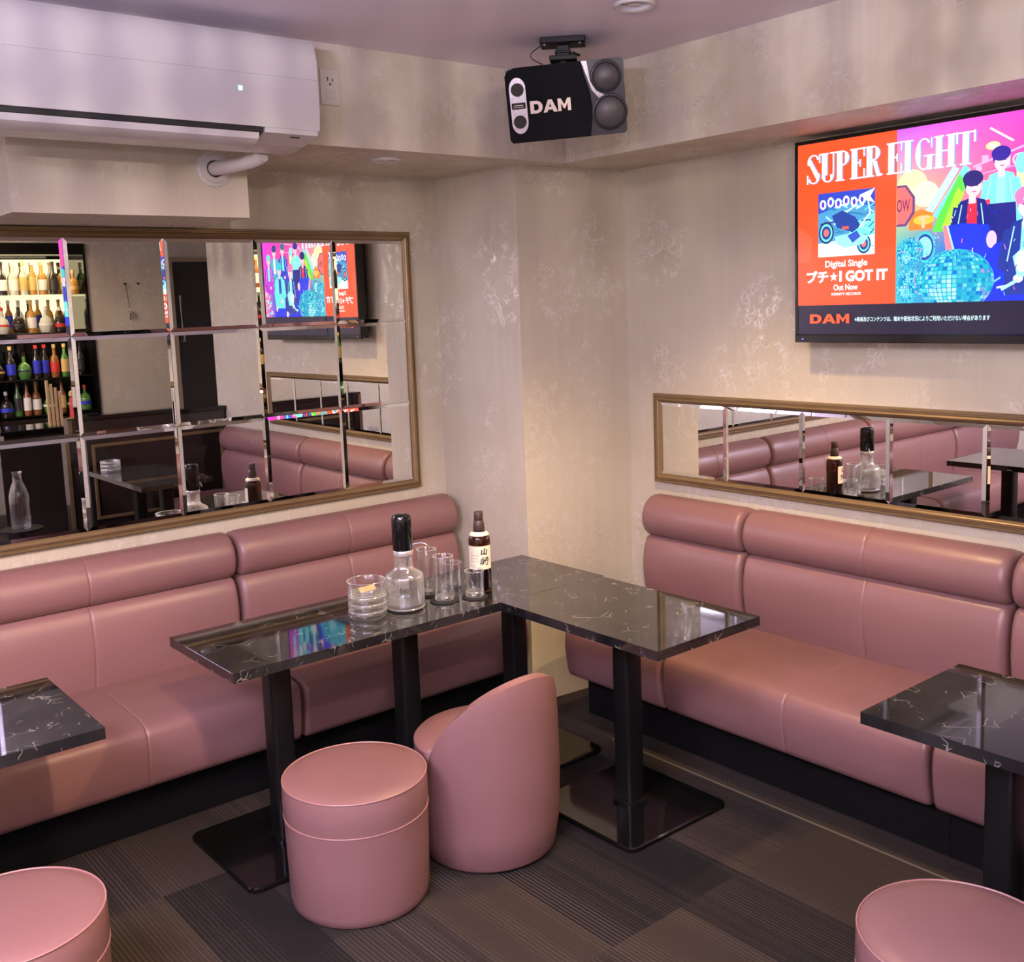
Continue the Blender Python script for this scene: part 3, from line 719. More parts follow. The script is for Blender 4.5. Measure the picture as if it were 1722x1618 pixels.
    stroke([(.275, .45), (.285, .40), (.245, .355)], .005, (235, 250, 255)); 
    for q in range(6): ell(.105+q*.030, .440+(q % 2)*.006, .013, .017, (235, 245, 255), 14); ell(.105+q*.030, .440+(q % 2)*.006, .006, .010, (90, 60, 200), 12)
    poly([(.245, .46), (.302, .478), (.285, .452), (.302, .43), (.27, .442)], (235, 250, 255))
    text('Digital Single', .114, .229, .030, WH, .0007, width=.162)
    text('プチ', .040, .180, .044, WH, .0018, width=.086)
    sp = []
    for q in range(10):
        rr = .017 if q % 2 == 0 else .007; sp.append((.148+rr*math.sin(q*PI/5), .195+rr*math.cos(q*PI/5)))
    poly(sp, WH)
    text('I GOT IT', .170, .180, .047, WH, .0022, width=.180)
    text('Out Now', .147, .150, .027, WH, .0008, width=.094); text('INFINITY RECORDS', .140, .132, .013, WH, .0003, width=.112)
    class Sink:
        def add(self, pts, fs):
            poly(pts, (240, 88, 45))
    block_text(Sink(), 'DAM', lambda a, b2: (.053+a*.156/2.77, .037+b2*.032))
    text('※楽曲及びコンテンツは、端末や配信状況によりご利用いただけない場合があります', .230, .044, .017, (215, 245, 250), .0002, width=.463)
    me = bpy.data.meshes.new('screen'); bm.to_mesh(me); bm.free()
    link('screen', me, root, 'glowing advert: SUPER EIGHT over an orange panel, with dark strip below', [vc_emis('screen_glow', 1.5)])
tv()

# ------------------------------------------------------------------ speaker with bracket
def speaker():
    W, H, D = .43, .262, .24
    root = empty('wall_speaker', 'black speaker lettered DAM hanging from the ceiling in the corner', 'speaker', (0, 0, 0))
    # front face corners were measured in the room: place a local frame, x right, y out of the front, z up
    c = Vector((-.835, -1.128, 2.322)); K = .905; fx = Vector((.70, -.70, .045)).normalized(); fy = Vector((-.67, -.70, -.24)); fy = (fy-fx*fy.dot(fx)).normalized(); fz = fx.cross(fy)*-1
    if fz.z < 0: fz = -fz
    M = Matrix((fx*K, fy*K, fz*K)).transposed().to_4x4(); M.translation = c
    root.matrix_world = M
    # cabinet, narrower at the back
    def cab(mb, d0, d1, w0, w1, h0, h1):
        vs = [(-w0, d0, -h0), (w0, d0, -h0), (w0, d0, h0), (-w0, d0, h0), (-w1, d1, -h1), (w1, d1, -h1), (w1, d1, h1), (-w1, d1, h1)]
        b = bmesh.new(); v = [b.verts.new(q) for q in vs]
        for f in ((0, 1, 2, 3), (7, 6, 5, 4), (0, 4, 5, 1), (1, 5, 6, 2), (2, 6, 7, 3), (3, 7, 4, 0)): b.faces.new([v[i] for i in f])
        bmesh.ops.recalc_face_normals(b, faces=b.faces[:]); bmesh.ops.bevel(b, geom=list(b.edges), offset=.008, segments=3, affect='EDGES'); mb.merge(b)
    mb = MB(); cab(mb, -.02, -D, W/2, W/2-.055, H/2, H/2-.02); mb.build('cabinet', 'spk', root, smooth=True)
    # grille cloth covering left two thirds
    def plate(poly, y0, y1, name, mat, lab=None, bev=.004):
        b = bmesh.new(); n = len(poly); v0 = [b.verts.new((x, y0, z)) for x, z in poly]; v1 = [b.verts.new((x, y1, z)) for x, z in poly]
        b.faces.new(v0[::-1]); ftop = b.faces.new(v1)
        for i in range(n): b.faces.new([v0[i], v0[(i+1) % n], v1[(i+1) % n], v1[i]])
        bmesh.ops.recalc_face_normals(b, faces=b.faces[:])
        if bev: bmesh.ops.bevel(b, geom=list(ftop.edges), offset=bev, segments=2, affect='EDGES')
        mb = MB(); mb.merge(b); return mb.build(name, mat, root, lab, smooth=True)
    edge = [(.062, .131), (.075, .075), (.090, .02), (.094, -.04), (.088, -.09), (.082, -.131)]
    plate([(-.205, .120), (-.215, .105), (-.215, -.120), (-.205, -.131)]+edge[::-1]+[(-.18, .131)], -.03, .006, 'grille', 'cloth')
    plate([(.062, .131)]+edge[1:]+[(.205, -.131), (.215, -.12), (.215, .12), (.205, .131)], -.03, .003, 'baffle', 'spk')
    # silver swoosh between the cloth and the tweeters
    plate([(.064, .131), (.084, .131), (.092, .06), (.112, .025), (.150, .004), (.120, .000), (.096, .03)], .003, .008, 'swoosh_trim', 'silver', 'silver swoosh trim', .0015)
    for cx, cz, rr in ((.150, .072, .047), (.156, -.052, .055)):
        Mr = Matrix.Translation((cx, .003, cz)) @ Matrix.Rotation(-PI/2, 4, 'X')
        mb = MB(); mb.lathe([(rr+.010, 0), (rr+.008, .005), (rr+.002, .007), (rr, .002), (rr-.004, .000)], 40, cap0=False, cap1=False, M=Mr); mb.build('tweeter_ring', 'spk', root, smooth=True)
        mb = MB(); mb.lathe([(rr-.003, .001), (rr*.8, .008), (rr*.5, .013), (rr*.2, .016), (.001, .0165)], 40, cap0=True, cap1=True, M=Mr); mb.build('tweeter_dome', 'spk2', root, smooth=True)
    # silver port bar on the left with two dark ports
    op = []
    for k in range(32):
        a = 2*PI*k/32; op.append((-.172+.030*math.cos(a), (.058 if math.sin(a) > 0 else -.058)+.040*math.sin(a)))
    ptm = plate(op, .004, .012, 'port_trim', 'silver', 'silver oval port trim', 0)
    for cz in (.056, -.056):
        Mr = Matrix.Translation((-.172, .0125, cz)) @ Matrix.Rotation(-PI/2, 4, 'X')
        MB().lathe([(.0235, .001), (.020, .0005), (.001, .0002)], 28, M=Mr, cap0=True).build('port_hole', 'gloss', ptm, 'dark round port', smooth=True)
    mb = MB(); mb.box((-.197, .012, -.011), (-.147, .0145, .011), .002, 1); pt = mb.build('badge', 'gloss', root)
    # small illegible badge line kept as two hairlines, as in the photo
    mb = MB(); mb.box((-.190, .0146, .001), (-.156, .0150, .003)).box((-.194, .0146, -.005), (-.152, .0150, -.004)); mb.build('badge_line', 'letter', pt)
    mb = MB(); block_text(mb, 'DAM', lambda u, v: (-.131+u*.148/2.77, .0075, -.032+v*.044)); mb.build('lettering', 'letter', root, 'pale letters DAM')
    # ceiling bracket
    br = MB(); topc = c+fy*-.075+fz*(H/2*K)
    bx = Vector((topc.x, topc.y, ZC))
    Mb = Matrix.Translation(bx) @ Matrix.Rotation(R(-45), 4, 'Z')
    b = empty('speaker_bracket', 'black ceiling bracket holding the corner speaker', 'bracket', bx, R(-45))
    MB().box((-.075, -.045, -.022), (.075, .045, -.001), .003, 1).build('ceiling_plate', 'black', b)
    for q in (-.06, .055):
        MB().lathe([(.006, -.0255), (.006, -.022)], 10, c=(q, -.03, 0)).build('screw', 'chrome', b, 'bright screw head')
    drop = ZC-topc.z
    MB().box((-.022, -.018, -.07), (.022, .018, -.022), .003, 1).box((-.028, -.022, -.05), (.028, .022, -.042), .002, 1).build('neck', 'black', b)
    MB().lathe([(.018, -drop+.022), (.024, -.085), (.020, -.07)], 16).lathe([(.030, -.088), (.030, -.080)], 16).build('swivel', 'black', b, smooth=True)
    MB().box((-.045, -.030, -drop+.002), (.045, .030, -drop+.018), .002, 1).tube([(.03, 0, -drop+.03), (.055, 0, -drop+.018)], .004, 8).build('foot', 'black', b)
    pts = []
    for t in range(13):
        s_ = t/12; pts.append(bx+Vector((-.075*.7, .075*.7, -.02))*(1-s_)+(topc-bx+fx*-.07)*s_+Vector((-.02, .02, 0))*math.sin(PI*s_)*1.3)
    o = MB().tube(pts, .0016, 6).build('speaker_cable', 'black', None, smooth=True); tag(o, 'thin black cable looping from the ceiling bracket to the speaker', 'cable')
speaker()

# ------------------------------------------------------------------ air conditioner
def aircon():
    root = empty('air_conditioner', 'glossy white wall air conditioner with open louvre', 'air conditioner', (-2.56, YB, 2.165))
    L = .955
    def ext(prof, x0, x1, name, mat, lab=None, bev=0, smooth=True):
        mb = MB(); n = len(prof)
        vs = [(x0, -d, z) for d, z in prof]+[(x1, -d, z) for d, z in prof]
        mb.add(vs, [tuple(range(n)), tuple(range(2*n-1, n-1, -1))]+[(i, n+i, n+(i+1) % n, (i+1) % n) for i in range(n)])
        if bev:
            bmesh.ops.recalc_face_normals(mb.bm, faces=mb.bm.faces[:])
            bmesh.ops.bevel(mb.bm, geom=[e for e in mb.bm.edges if abs(e.verts[0].co.x-e.verts[1].co.x) < 1e-5], offset=bev, segments=2, affect='EDGES')
        return mb.build(name, mat, root, lab, smooth=smooth)
    ext([(.002, .0), (.05, .0), (.195, .030), (.195, .05), (.195, .30), (.15, .318), (.002, .318)], 0, L, 'body', 'white', bev=.004)
    ext([(.19, .044), (.214, .044), (.221, .10), (.221, .19), (.19, .19)], -.001, L+.001, 'front_panel', 'white', 'lower glossy front panel', bev=.003)
    ext([(.19, .1905), (.221, .1905), (.219, .25), (.208, .292), (.19, .312)], -.001, L+.001, 'upper_panel', 'white', bev=.003)
    # outlet slot and louvre
    ext([(.10, .0075), (.205, .030), (.207, .043), (.10, .020)], .02, L-.185, 'air_outlet', 'ac_dark', 'dark open air outlet', smooth=False)
    ext([(.145, -.006), (.182, -.001), (.204, .010), (.210, .027), (.204, .025), (.197, .013), (.180, .005), (.145, .000)], .025, L-.20, 'louvre', 'whitem')
    for k, x in enumerate((.30, .52)):
        ext([(.175, .012), (.195, .020), (.196, .034), (.188, .034)], x, x+.006, 'louvre_arm', 'whitem', smooth=False)
    pod = ext([(.11, .010), (.207, .030), (.212, .046), (.11, .030)], L-.18, L-.004, 'sensor_pod', 'whitem', bev=.002)
    mb = MB(); mb.box((L-.085, -.186, .0235), (L-.055, -.165, .0255)); o = mb.build('sensor_eye', 'ac_dark', pod, 'small dark sensor eye'); o.rotation_euler = (0, 0, 0)
    mb = MB(); mb.box((0, -.0005, 0), (.012, 0, .012)); g = mb.build('display_light', emis('display_green', (.25, 1, .75), 4), root, 'small green display light'); g.location = (L-.262, -.2215, .140)
    g.data.transform(Matrix.Identity(4))
aircon()
# lagged pipe that runs from the unit into the duct
pt = empty('pipe_sleeve', 'pale lagged pipe bending into a round wall collar under the air conditioner', 'pipe', (-1.777, -.455, 2.135))
MB().lathe([(.058, 0), (.056, .006), (.046, .008), (.044, .014), (.028, .016), (.026, .012)], 36, cap1=False, M=Matrix.Rotation(PI/2, 4, 'X')).build('wall_collar', 'whitem', pt, smooth=True)
MB().tube([(0, .0, 0), (0, -.03, 0), (.008, -.055, .001), (.022, -.080, .002), (.045, -.115, .006), (.066, -.150, .012), (.080, -.172, .020), (.084, -.186, .026)], .0225, 16).build('pipe', 'whitem', pt, smooth=True)
# wall outlet on the bulkhead
ot = empty('wall_outlet', 'white double socket plate just right of the air conditioner', 'socket', (-1.440, YB, 2.392))
MB().box((-.035, -.007, -.058), (.035, -.0005, .058), .003, 2).build('plate', 'whitem', ot)
for (x, z, w_, h_) in ((-.009, .024, .003, .012), (.009, .022, .003, .010), (.0, .008, .006, .006), (.002, -.026, .014, .006)):
    MB().box((x-w_/2, -.0085, z-h_/2), (x+w_/2, -.0068, z+h_/2)).build('slot', 'ac_dark', ot, 'dark socket slot')
MB().box((-.018, -.009, -.040), (.018, -.007, -.012), .001, 1).build('switch', 'white', ot)

# ------------------------------------------------------------------ recessed ceiling lights
def downlight(label, x, y, z, r):
    root = empty('recessed_downlight', label, 'ceiling light', (x, y, z))
    MB().lathe([(r, -.0005), (r*.99, -.007), (r*.93, -.010), (r*.78, -.006), (r*.76, -.0008)], 48, cap0=False, cap1=False).build('trim_ring', 'whitem', root, smooth=True)
    MB().lathe([(r*.765, -.002), (r*.70, .02-.022+.0015), (r*.60, -.0012), (r*.30, -.0008), (.001, -.0006)], 48, cap0=False, cap1=False).build('reflector', 'chrome', root, smooth=True)
    MB().lathe([(r*.34, -.0014), (r*.28, -.006), (.001, -.009)], 24, cap0=False).build('bulb', 'whitem', root, smooth=True)
downlight('round recessed ceiling light cut off by the top picture edge near the speaker', -.905, -1.512, ZC, .062)
downlight('unlit round recessed light in the low bulkhead above the left mirror', -1.112, -.455, ZS, .055)

# ------------------------------------------------------------------ things on the tables
ZT = .672
def on_table(name, label, cat, x, y, group=None, z=ZT): return empty(name, label, cat, (x, y, z), 0, group)
def coaster(label, x, y, r=.048):
    o = MB().lathe([(r, 0), (r, .0035), (r-.001, .004)], 40).build('round_coaster', 'felt', None); o.location = (x, y, ZT+.0004); tag(o, label, 'coaster', None); return o
coaster('black round coaster under the pump decanter', -1.400, -.882, .058)
coaster('black round coaster under the front tall glass', -1.254, -.902, .050)
coaster('black round coaster under the front short glass beside the whisky', -1.156, -.944, .045)
coaster('black round coaster under the rear tall glass', -1.249, -.796, .045)
ZK = ZT+.0048
def tumbler(label, x, y, r, H, z=ZK, foot=.012, flare=1.02, name='drinking_glass'):
    root = on_table(name, label, 'glass', x, y, None, z)
    t = .0016
    MB().lathe([(r*.86, 0), (r*.93, .002), (r*.95, .008), (r*.97, H*.5), (r*flare, H-.001), (r*flare-t*.5, H), (r*flare-t, H-.001), (r*.97-t, H*.5), (r*.93-t, foot+.004), (r*.84-t, foot), (.001, foot-.001)], 40, cap0=True, cap1=True, rf=lambda a, z: 1+.010*abs(math.cos(6*a))).build('glass_wall', 'glass', root, smooth=True)
    rr = r*flare-t*.5
    MB().tube([(rr*math.cos(a), rr*math.sin(a), H) for a in [2*PI*k/48 for k in range(49)]], .0011, 6, cap=False).build('rim', 'glassedge', root, smooth=True)
    MB().lathe([(r*.88, .0008), (r*.95, .006), (r*.93, foot+.001), (r*.84, foot+.004), (r*.5, foot-.001), (.001, foot-.002)], 40, rf=lambda a, z: 1+.02*abs(math.cos(6*a))).build('thick_base', 'glassedge', root, smooth=True)
    return root
tumbler('tall clear glass, the rear one, right of the decanter', -1.249, -.796, .0345, .158)
tumbler('tall clear glass, the front one, on a black coaster', -1.254, -.902, .0345, .152)
tumbler('short clear glass behind, between tall glass and bottle', -1.128, -.775, .0345, .088, ZT+.0008)
tumbler('short clear glass in front of the whisky bottle', -1.156, -.944, .0335, .090, foot=.016)
# stacked glass ashtrays, one thing each
def ashtray(label, x, y, z, rz, group, r=.063):
    root = on_table('glass_ashtray', label, 'ashtray', x, y, group, z); root.rotation_euler.z = rz
    h = .024; rf = lambda a, zz: 1+.012*math.cos(14*a)
    MB().lathe([(r*.90, 0), (r*.97, .003), (r, .010), (r*.985, h-.003), (r*.955, h), (r*.90, h-.002), (r*.86, .012), (r*.80, .0085), (.001, .008)], 56, rf=rf).build('dish', 'ribglass', root, smooth=True)
    MB().tube([(r*.972*math.cos(a), r*.972*math.sin(a), h-.001) for a in [2*PI*k/48 for k in range(49)]], .0016, 6, cap=False).build('rim', 'glassedge', root, smooth=True)
    return root
AX, AY = -1.532, -.858
names = ['bottom', 'second from the bottom', 'third from the bottom']
for k in range(3): ashtray('ribbed clear glass dish, %s of the stack left of the decanter' % names[k], AX+.0008*k, AY, ZT+.0006+k*.0245, .3*k, 'stacked glass dishes beside the decanter')
root = tumbler('wide clear glass bowl with a folded paper, topmost of the dish stack', AX, AY, .0635, .046, ZT+.0006+3*.0245, .006, 1.0, 'glass_bowl')
mb = MB(); mb.add([(-.030, -.010, .010), (.026, -.018, .012), (.034, .010, .022), (-.02, .018, .018), (-.030, -.010, .0112), (.026, -.018, .0132), (.034, .010, .0232), (-.02, .018, .0192)], [(0, 1, 2, 3), (7, 6, 5, 4), (0, 4, 5, 1), (1, 5, 6, 2), (2, 6, 7, 3), (3, 7, 4, 0)])
o = mb.build('folded_paper', 'lemon'); o.location = (AX, AY, ZT+.0006+3*.0245); tag(o, 'small tan folded paper inside the top glass bowl', 'paper')
for k in range(3): ashtray('ribbed glass dish, %s in the stack past the right edge' % names[k], -1.02, -3.22, ZT+.0006+k*.0245, .3*k, 'stacked glass dishes on the far front table')

# decanter with black pump
def decanter():
    root = on_table('pump_decanter', 'ribbed glass water decanter with a tall black pump top', 'decanter', -1.400, -.882, None, ZK); root.scale = (1.16, 1.16, 1.08)
    rib = lambda a, z: 1+(.028*abs(math.cos(13*a)) if .015 < z < .098 else 0)
    MB().lathe([(.048, 0), (.053, .003), (.055, .010), (.055, .016), (.0545, .060), (.0545, .097), (.053, .106), (.047, .111), (.036, .117), (.029, .124), (.0265, .133), (.0262, .165), (.0275, .170),
                (.0245, .170), (.0240, .135), (.0265, .127), (.034, .115), (.044, .110), (.0505, .104), (.052, .097), (.052, .060), (.052, .022), (.048, .014), (.001, .012)], 90, rf=rib).build('glass_body', 'ribglass', root, smooth=True)
    MB().lathe([(.046, .0150), (.0508, .023), (.0508, .0595), (.0508, .094), (.001, .0945)], 60).build('water', 'water', root, 'clear water inside', smooth=True)
    MB().lathe([(.0275, .166), (.029, .170), (.029, .179), (.0275, .182)], 40).build('collar', 'silver', root, smooth=True)
    MB().lathe([(.0275, .182), (.0288, .188), (.0290, .272), (.0284, .282), (.0250, .290), (.016, .2935), (.001, .294)], 40).build('pump_head', 'gloss', root, 'glossy black pump head', smooth=True); ph = list(KIDS[root.name])[-1]
    d = Vector((.78, -.62, 0))
    MB().tube([d*.024+Vector((0, 0, .196)), d*.040+Vector((0, 0, .200)), d*.055+Vector((0, 0, .201)), d*.066+Vector((0, 0, .197)), d*.072+Vector((0, 0, .190)), d*.0745+Vector((0, 0, .182))], .0028, 10).build('spout', 'chrome', ph, smooth=True)
    MB().tube([(.0545*math.cos(a), .0545*math.sin(a), .006) for a in [2*PI*k/48 for k in range(49)]], .0022, 6, cap=False).build('base_rim', 'glassedge', root, smooth=True)
decanter()

# whisky bottle
def whisky():
    root = on_table('whisky_bottle', 'brown whisky bottle with a cream label brushed with two black characters', 'bottle', -1.0935, -.899, None, ZT+.0008); root.scale.z = .955
    r = .0385
    MB().lathe([(r-.006, 0), (r-.001, .003), (r, .010), (r, .185), (r-.001, .200), (r-.006, .212), (.024, .222), (.0165, .230), (.0160, .236), (.0165, .262), (.0150, .275), (.0145, .283), (.0125, .284), (.0125, .24), (.0150, .228), (.029, .213), (r-.003, .20), (r-.0025, .185), (r-.0025, .012), (r-.008, .008), (.001, .010)], 48).build('glass_body', 'brownglass', root, smooth=True)
    MB().lathe([(r-.009, .0105), (r-.0035, .014), (r-.0035, .150), (.001, .1505)], 40).build('whisky', 'amber', root, 'brown whisky inside', smooth=True)
    MB().lathe([(.0168, .224), (.0200, .234), (.0192, .250), (.0160, .266), (.0148, .268)], 32, cap0=False, cap1=False, rf=lambda a, z: 1+.02*abs(math.cos(8*a))).build('neck_foil', 'capb', root, smooth=True)
    MB().lathe([(.0152, .268), (.0158, .270), (.0158, .294), (.0145, .297), (.001, .2975)], 32).build('cap', 'capb', root, smooth=True)
    face = math.atan2(-.77, -.63)
    def wrap(u, v, off): a = face+u/r; return ((r+off)*math.cos(a), (r+off)*math.sin(a), v)
    mb = MB(); n = 28; W = .098
    vs = []; 
    for i in range(n+1):
        u = -W/2+W*i/n
        vs += [wrap(u, .090, .0004), wrap(u, .176, .0004), wrap(u, .176, .0008), wrap(u, .090, .0008)]
    fs = []
    for i in range(n):
        for k in range(4): fs.append((i*4+k, i*4+(k+1) % 4, i*4+4+(k+1) % 4, i*4+4+k))
    fs += [(0, 1, 2, 3), (n*4+3, n*4+2, n*4+1, n*4)]
    mb.add(vs, fs); lab = mb.build('label', 'label', root, 'cream paper label', smooth=True)
    mb = MB(); mb.lathe([(r-.0045, .2115), (.0305, .2185), (.0232, .2240), (.0236, .2250), (.031, .2196), (r-.0040, .2125)], 48, cap0=False, cap1=False); mb.build('shoulder_label', 'label', root, 'cream shoulder label', smooth=True)
    def wtext(txt, u, v, size, bold, name, mat, shear=0):
        V, Fc = text_geo(txt, size, bold, shear=shear); mb = MB()
        mb.add(V, Fc)
        if size > .01:      # cut the big strokes into strips so that they follow the curve of the bottle
            xs_ = [v.co.x for v in mb.bm.verts]; q = min(xs_)+.0015
            while q < max(xs_):
                bmesh.ops.bisect_plane(mb.bm, geom=mb.bm.verts[:]+mb.bm.edges[:]+mb.bm.faces[:], plane_co=(q, 0, 0), plane_no=(1, 0, 0)); q += .002
        for vt in mb.bm.verts: vt.co = Vector(wrap(u+vt.co.x, v+vt.co.y, .0012))
        mb.build(name, mat, lab)
    wtext('山', .002, .146, .026, .0011, 'brush_lettering', 'ink', .2); wtext('崎', -.001, .108, .033, .0005, 'brush_lettering', 'ink', .2)
    for k, (tx, sz) in enumerate((('THE', .0050), ('YAMAZAKI', .0072), ('SINGLE MALT', .0052), ('JAPANESE WHISKY', .0044), ('SUNTORY', .0048))):
        wtext(tx, -.034, .150-k*.0105-(.006 if k > 3 else 0), sz, 0, 'small_print', 'inkb')
whisky()

# ------------------------------------------------------------------ partition, bar and back of the room (seen in the mirrors)
pr = empty('low_partition', 'low glossy black partition with a gold-edged panel at the end of the right bench', 'partition', (-.53, -3.63, 0))
MB().box((-.52, -.045, 0), (.52, .045, .97), .003, 1).build('panel', 'bwood', pr)
MB().box((-.54, -.06, .97), (.525, .06, 1.0), .003, 1).build('ledge', 'gloss', pr)
fr = MB(); 
for a, b in (((-.49, .046, .30), (.49, .054, .322)), ((-.49, .046, .80), (.49, .054, .822)), ((-.49, .046, .322), (-.468, .054, .80)), ((.468, .046, .322), (.49, .054, .80))): fr.box(a, b, .002, 1)
fr.build('gold_edging', 'gold', pr, 'gold edging')
ps = empty('brass_edged_post', 'narrow dark post with a brass strip at the free end of the low partition', 'post', (-1.13, -3.63, 0))
MB().box((-.03, -.045, 0), (.045, .045, 1.0), .002, 1).build('post_body', 'bwood', ps); MB().box((-.030, .0455, .02), (-.004, .050, .985), .001, 1).build('brass_strip', 'gold', ps)
# door, hooks and key on the back walls
dr = MB().box((.66, YS, 0), (1.10, YS+.035, 2.17), .003, 1); struct('door_1', dr, 'door')
struct('trim_5', MB().box((.62, YS, 0), (.66, YS+.045, 2.21)).box((1.10, YS, 0), (1.14, YS+.045, 2.21)).box((.66, YS, 2.17), (1.10, YS+.045, 2.21)), 'beige')
hd = MB().tube([(.70, YS+.035, 1.40), (.70, YS+.08, 1.42), (.70, YS+.08, 1.85), (.70, YS+.035, 1.87)], .010, 10).build('door_handle', 'chrome', None, smooth=True); tag(hd, 'long chrome pull handle on the dark door', 'handle'); 
hk = []
for i, x in enumerate((.215, .335)):
    o = MB().lathe([(.010, 0), (.010, .003), (.004, .005), (.004, .02), (.007, .024)], 12, M=Matrix.Rotation(-PI/2, 4, 'X')).build('wall_hook', 'black', None, smooth=True)
    o.location = (x, YS+.001, 1.96); tag(o, ['small black wall hook with the key hanging from it', 'small black wall hook, empty'][i], 'hook', None)
ky = empty('hanging_key', 'key bunch on a thin cord hanging from a wall hook', 'key', (.215, YS+.02, 1.72))
MB().tube([(0, 0, .235), (.012, 0, .10), (.018, 0, .02)], .003, 6).build('cord', 'black', ky)
MB().lathe([(.022, -.003), (.022, .003)], 16, c=(.02, 0, -.01), M=None).box((.010, -.003, -.09), (.030, .003, -.03), .001, 1).tube([(.04, 0, -.02), (.055, 0, -.08)], .006, 6).build('keys', 'chrome', ky)

# bar shelf niche
bar = empty('bar_back_shelf', 'backlit black bar shelf full of bottles, seen in the left mirror', 'shelf', (-.79, YS, 0))
SH = [.83, 1.15, 1.545, 1.875]
MB().box((-.66, -.44, 0), (-.642, .02, 2.30)).build('side_panel', 'gloss', bar); MB().box((.642, -.44, 0), (.66, .02, 2.30)).build('side_panel', 'gloss', bar)
MB().box((-.66, -.44, 2.22), (.66, .03, 2.32)).build('top_panel', 'gloss', bar); MB().box((-.64, -.445, 0), (.64, -.43, 2.22)).build('back_panel', 'gloss', bar)
for k, z in enumerate(SH): MB().box((-.64, -.425, z-.018), (.64, .0, z), .002, 1).build('shelf_board', 'gloss' if k < 3 else 'glass', bar, 'glass shelf board' if k == 3 else None)
MB().box((-.63, -.428, 1.56), (.63, -.422, 2.20)).build('backlight', emis('bar_backlight', (1, .84, .48), 1.9), bar, 'warm backlit panel')
MB().box((-.64, -.44, 0), (.64, .0, .80)).build('base_cabinet', 'bwood', bar)
lamp('shelf_strip_lamp', 'AREA', (-.79, YS-.02, 2.20), 7, (1, .82, .5), (-.79, YS-.2, 1.0), shape='RECTANGLE', size=1.1, size_y=.04)
lamp('shelf_strip_lamp', 'AREA', (-.79, YS-.02, 1.52), 2.0, (1, .82, .5), (-.79, YS-.2, .9), shape='RECTANGLE', size=1.1, size_y=.04)
def spirit(kind):
    P = {'round': [(.036, 0), (.038, .01), (.038, .15), (.03, .18), (.014, .20), (.013, .26)], 'squat': [(.050, 0), (.053, .01), (.053, .09), (.04, .13), (.015, .15), (.014, .19)],
         'tall': [(.030, 0), (.032, .01), (.032, .17), (.014, .21), (.012, .262)], 'flask': [(.045, 0), (.056, .03), (.060, .07), (.045, .12), (.015, .15), (.014, .20)]}[kind]
    return P
GL = [('amber_bottle_glass', (.35, .13, .03)), ('green_bottle_glass', (.10, .28, .05)), ('clear_bottle_glass', (.75, .78, .70)), ('dark_bottle_glass', (.03, .02, .015)), ('honey_bottle_glass', (.6, .30, .06))]
gm = [simple(n, c, .08, 0, coat=.5, trans=.35) for n, c in GL]
lb = [simple('label_white', (.75, .73, .68), .6), simple('label_red', (.5, .03, .02), .6), simple('label_gold', (.55, .38, .12), .5), simple('label_black', (.02, .02, .02), .5), simple('label_blue', (.02, .03, .45), .5)]
protos = {}
gn = ['amber', 'green', 'clear', 'black', 'honey-coloured']; ln = ['white', 'red', 'gold', 'black', 'blue']; kn = {'round': 'round', 'squat': 'squat', 'tall': 'slender', 'flask': 'bulbous'}
shn = ['lowest', 'second', 'third', 'top']
rg = random.Random(11)
ordn = ['first', 'second', 'third', 'fourth', 'fifth', 'sixth', 'seventh', 'eighth', 'ninth', 'tenth', 'eleventh', 'twelfth', 'thirteenth', 'fourteenth', 'fifteenth', 'sixteenth']
for si, z in enumerate(SH):
    for row in ((0, 1) if si > 1 else (0,)):
        x = -.615+row*.03; i = 0
        while x < .60:
            kind = rg.choice(['round', 'squat', 'tall', 'flask', 'round']) if row == 0 else rg.choice(['round', 'tall', 'tall']); g = rg.choice([0, 1, 2, 4, 4, 2, 3]) if si > 1 else rg.choice([0, 3, 3, 1]); l = rg.choice([0, 0, 1, 2, 3, 4, 2])
            key = (kind, g, l); prof = spirit(kind); rr = max(p[0] for p in prof)*1.02
            xx = x+rr
            if xx+rr > .635: break
            if key not in protos:
                r_ = bpy.data.objects.new('spirit_bottle', None); COL.objects.link(r_); r_.empty_display_size = .05
                MB().lathe(prof, 18).build('bottle_glass', gm[g], r_, smooth=True)
                h0 = prof[-1][1]; MB().lathe([(.015, h0-.002), (.016, h0+.028), (.012, h0+.030)], 12).build('cap', [gm[3], lb[2], lb[0], lb[1]][rg.randrange(4)], r_)
                zb = prof[1][1]+.02; ztp = prof[2][1]-.015 if kind != 'flask' else .06
                MB().lathe([(rr+.0002, zb+.012), (rr+.0002, max(zb+.03, ztp))], 18, cap0=False, cap1=False).build('label', lb[l], r_)
                protos[key] = r_; r = r_
            else: r = copy_tree(protos[key])
            r.location = (-.79+xx, YS-(.09+rg.random()*.03 if row == 0 else .26+rg.random()*.03), z+.0005); r.rotation_euler = (0, 0, rg.random()*6)
            tag(r, '%s %s bottle, %s label, %s in the %s row of the %s bar shelf' % (kn[kind], gn[g], ln[l], ordn[i], ['front', 'rear'][row], shn[si]), 'bottle', 'bottles on the %s bar shelf' % shn[si])
            x += 2*rr+.008+rg.random()*.006; i += 1
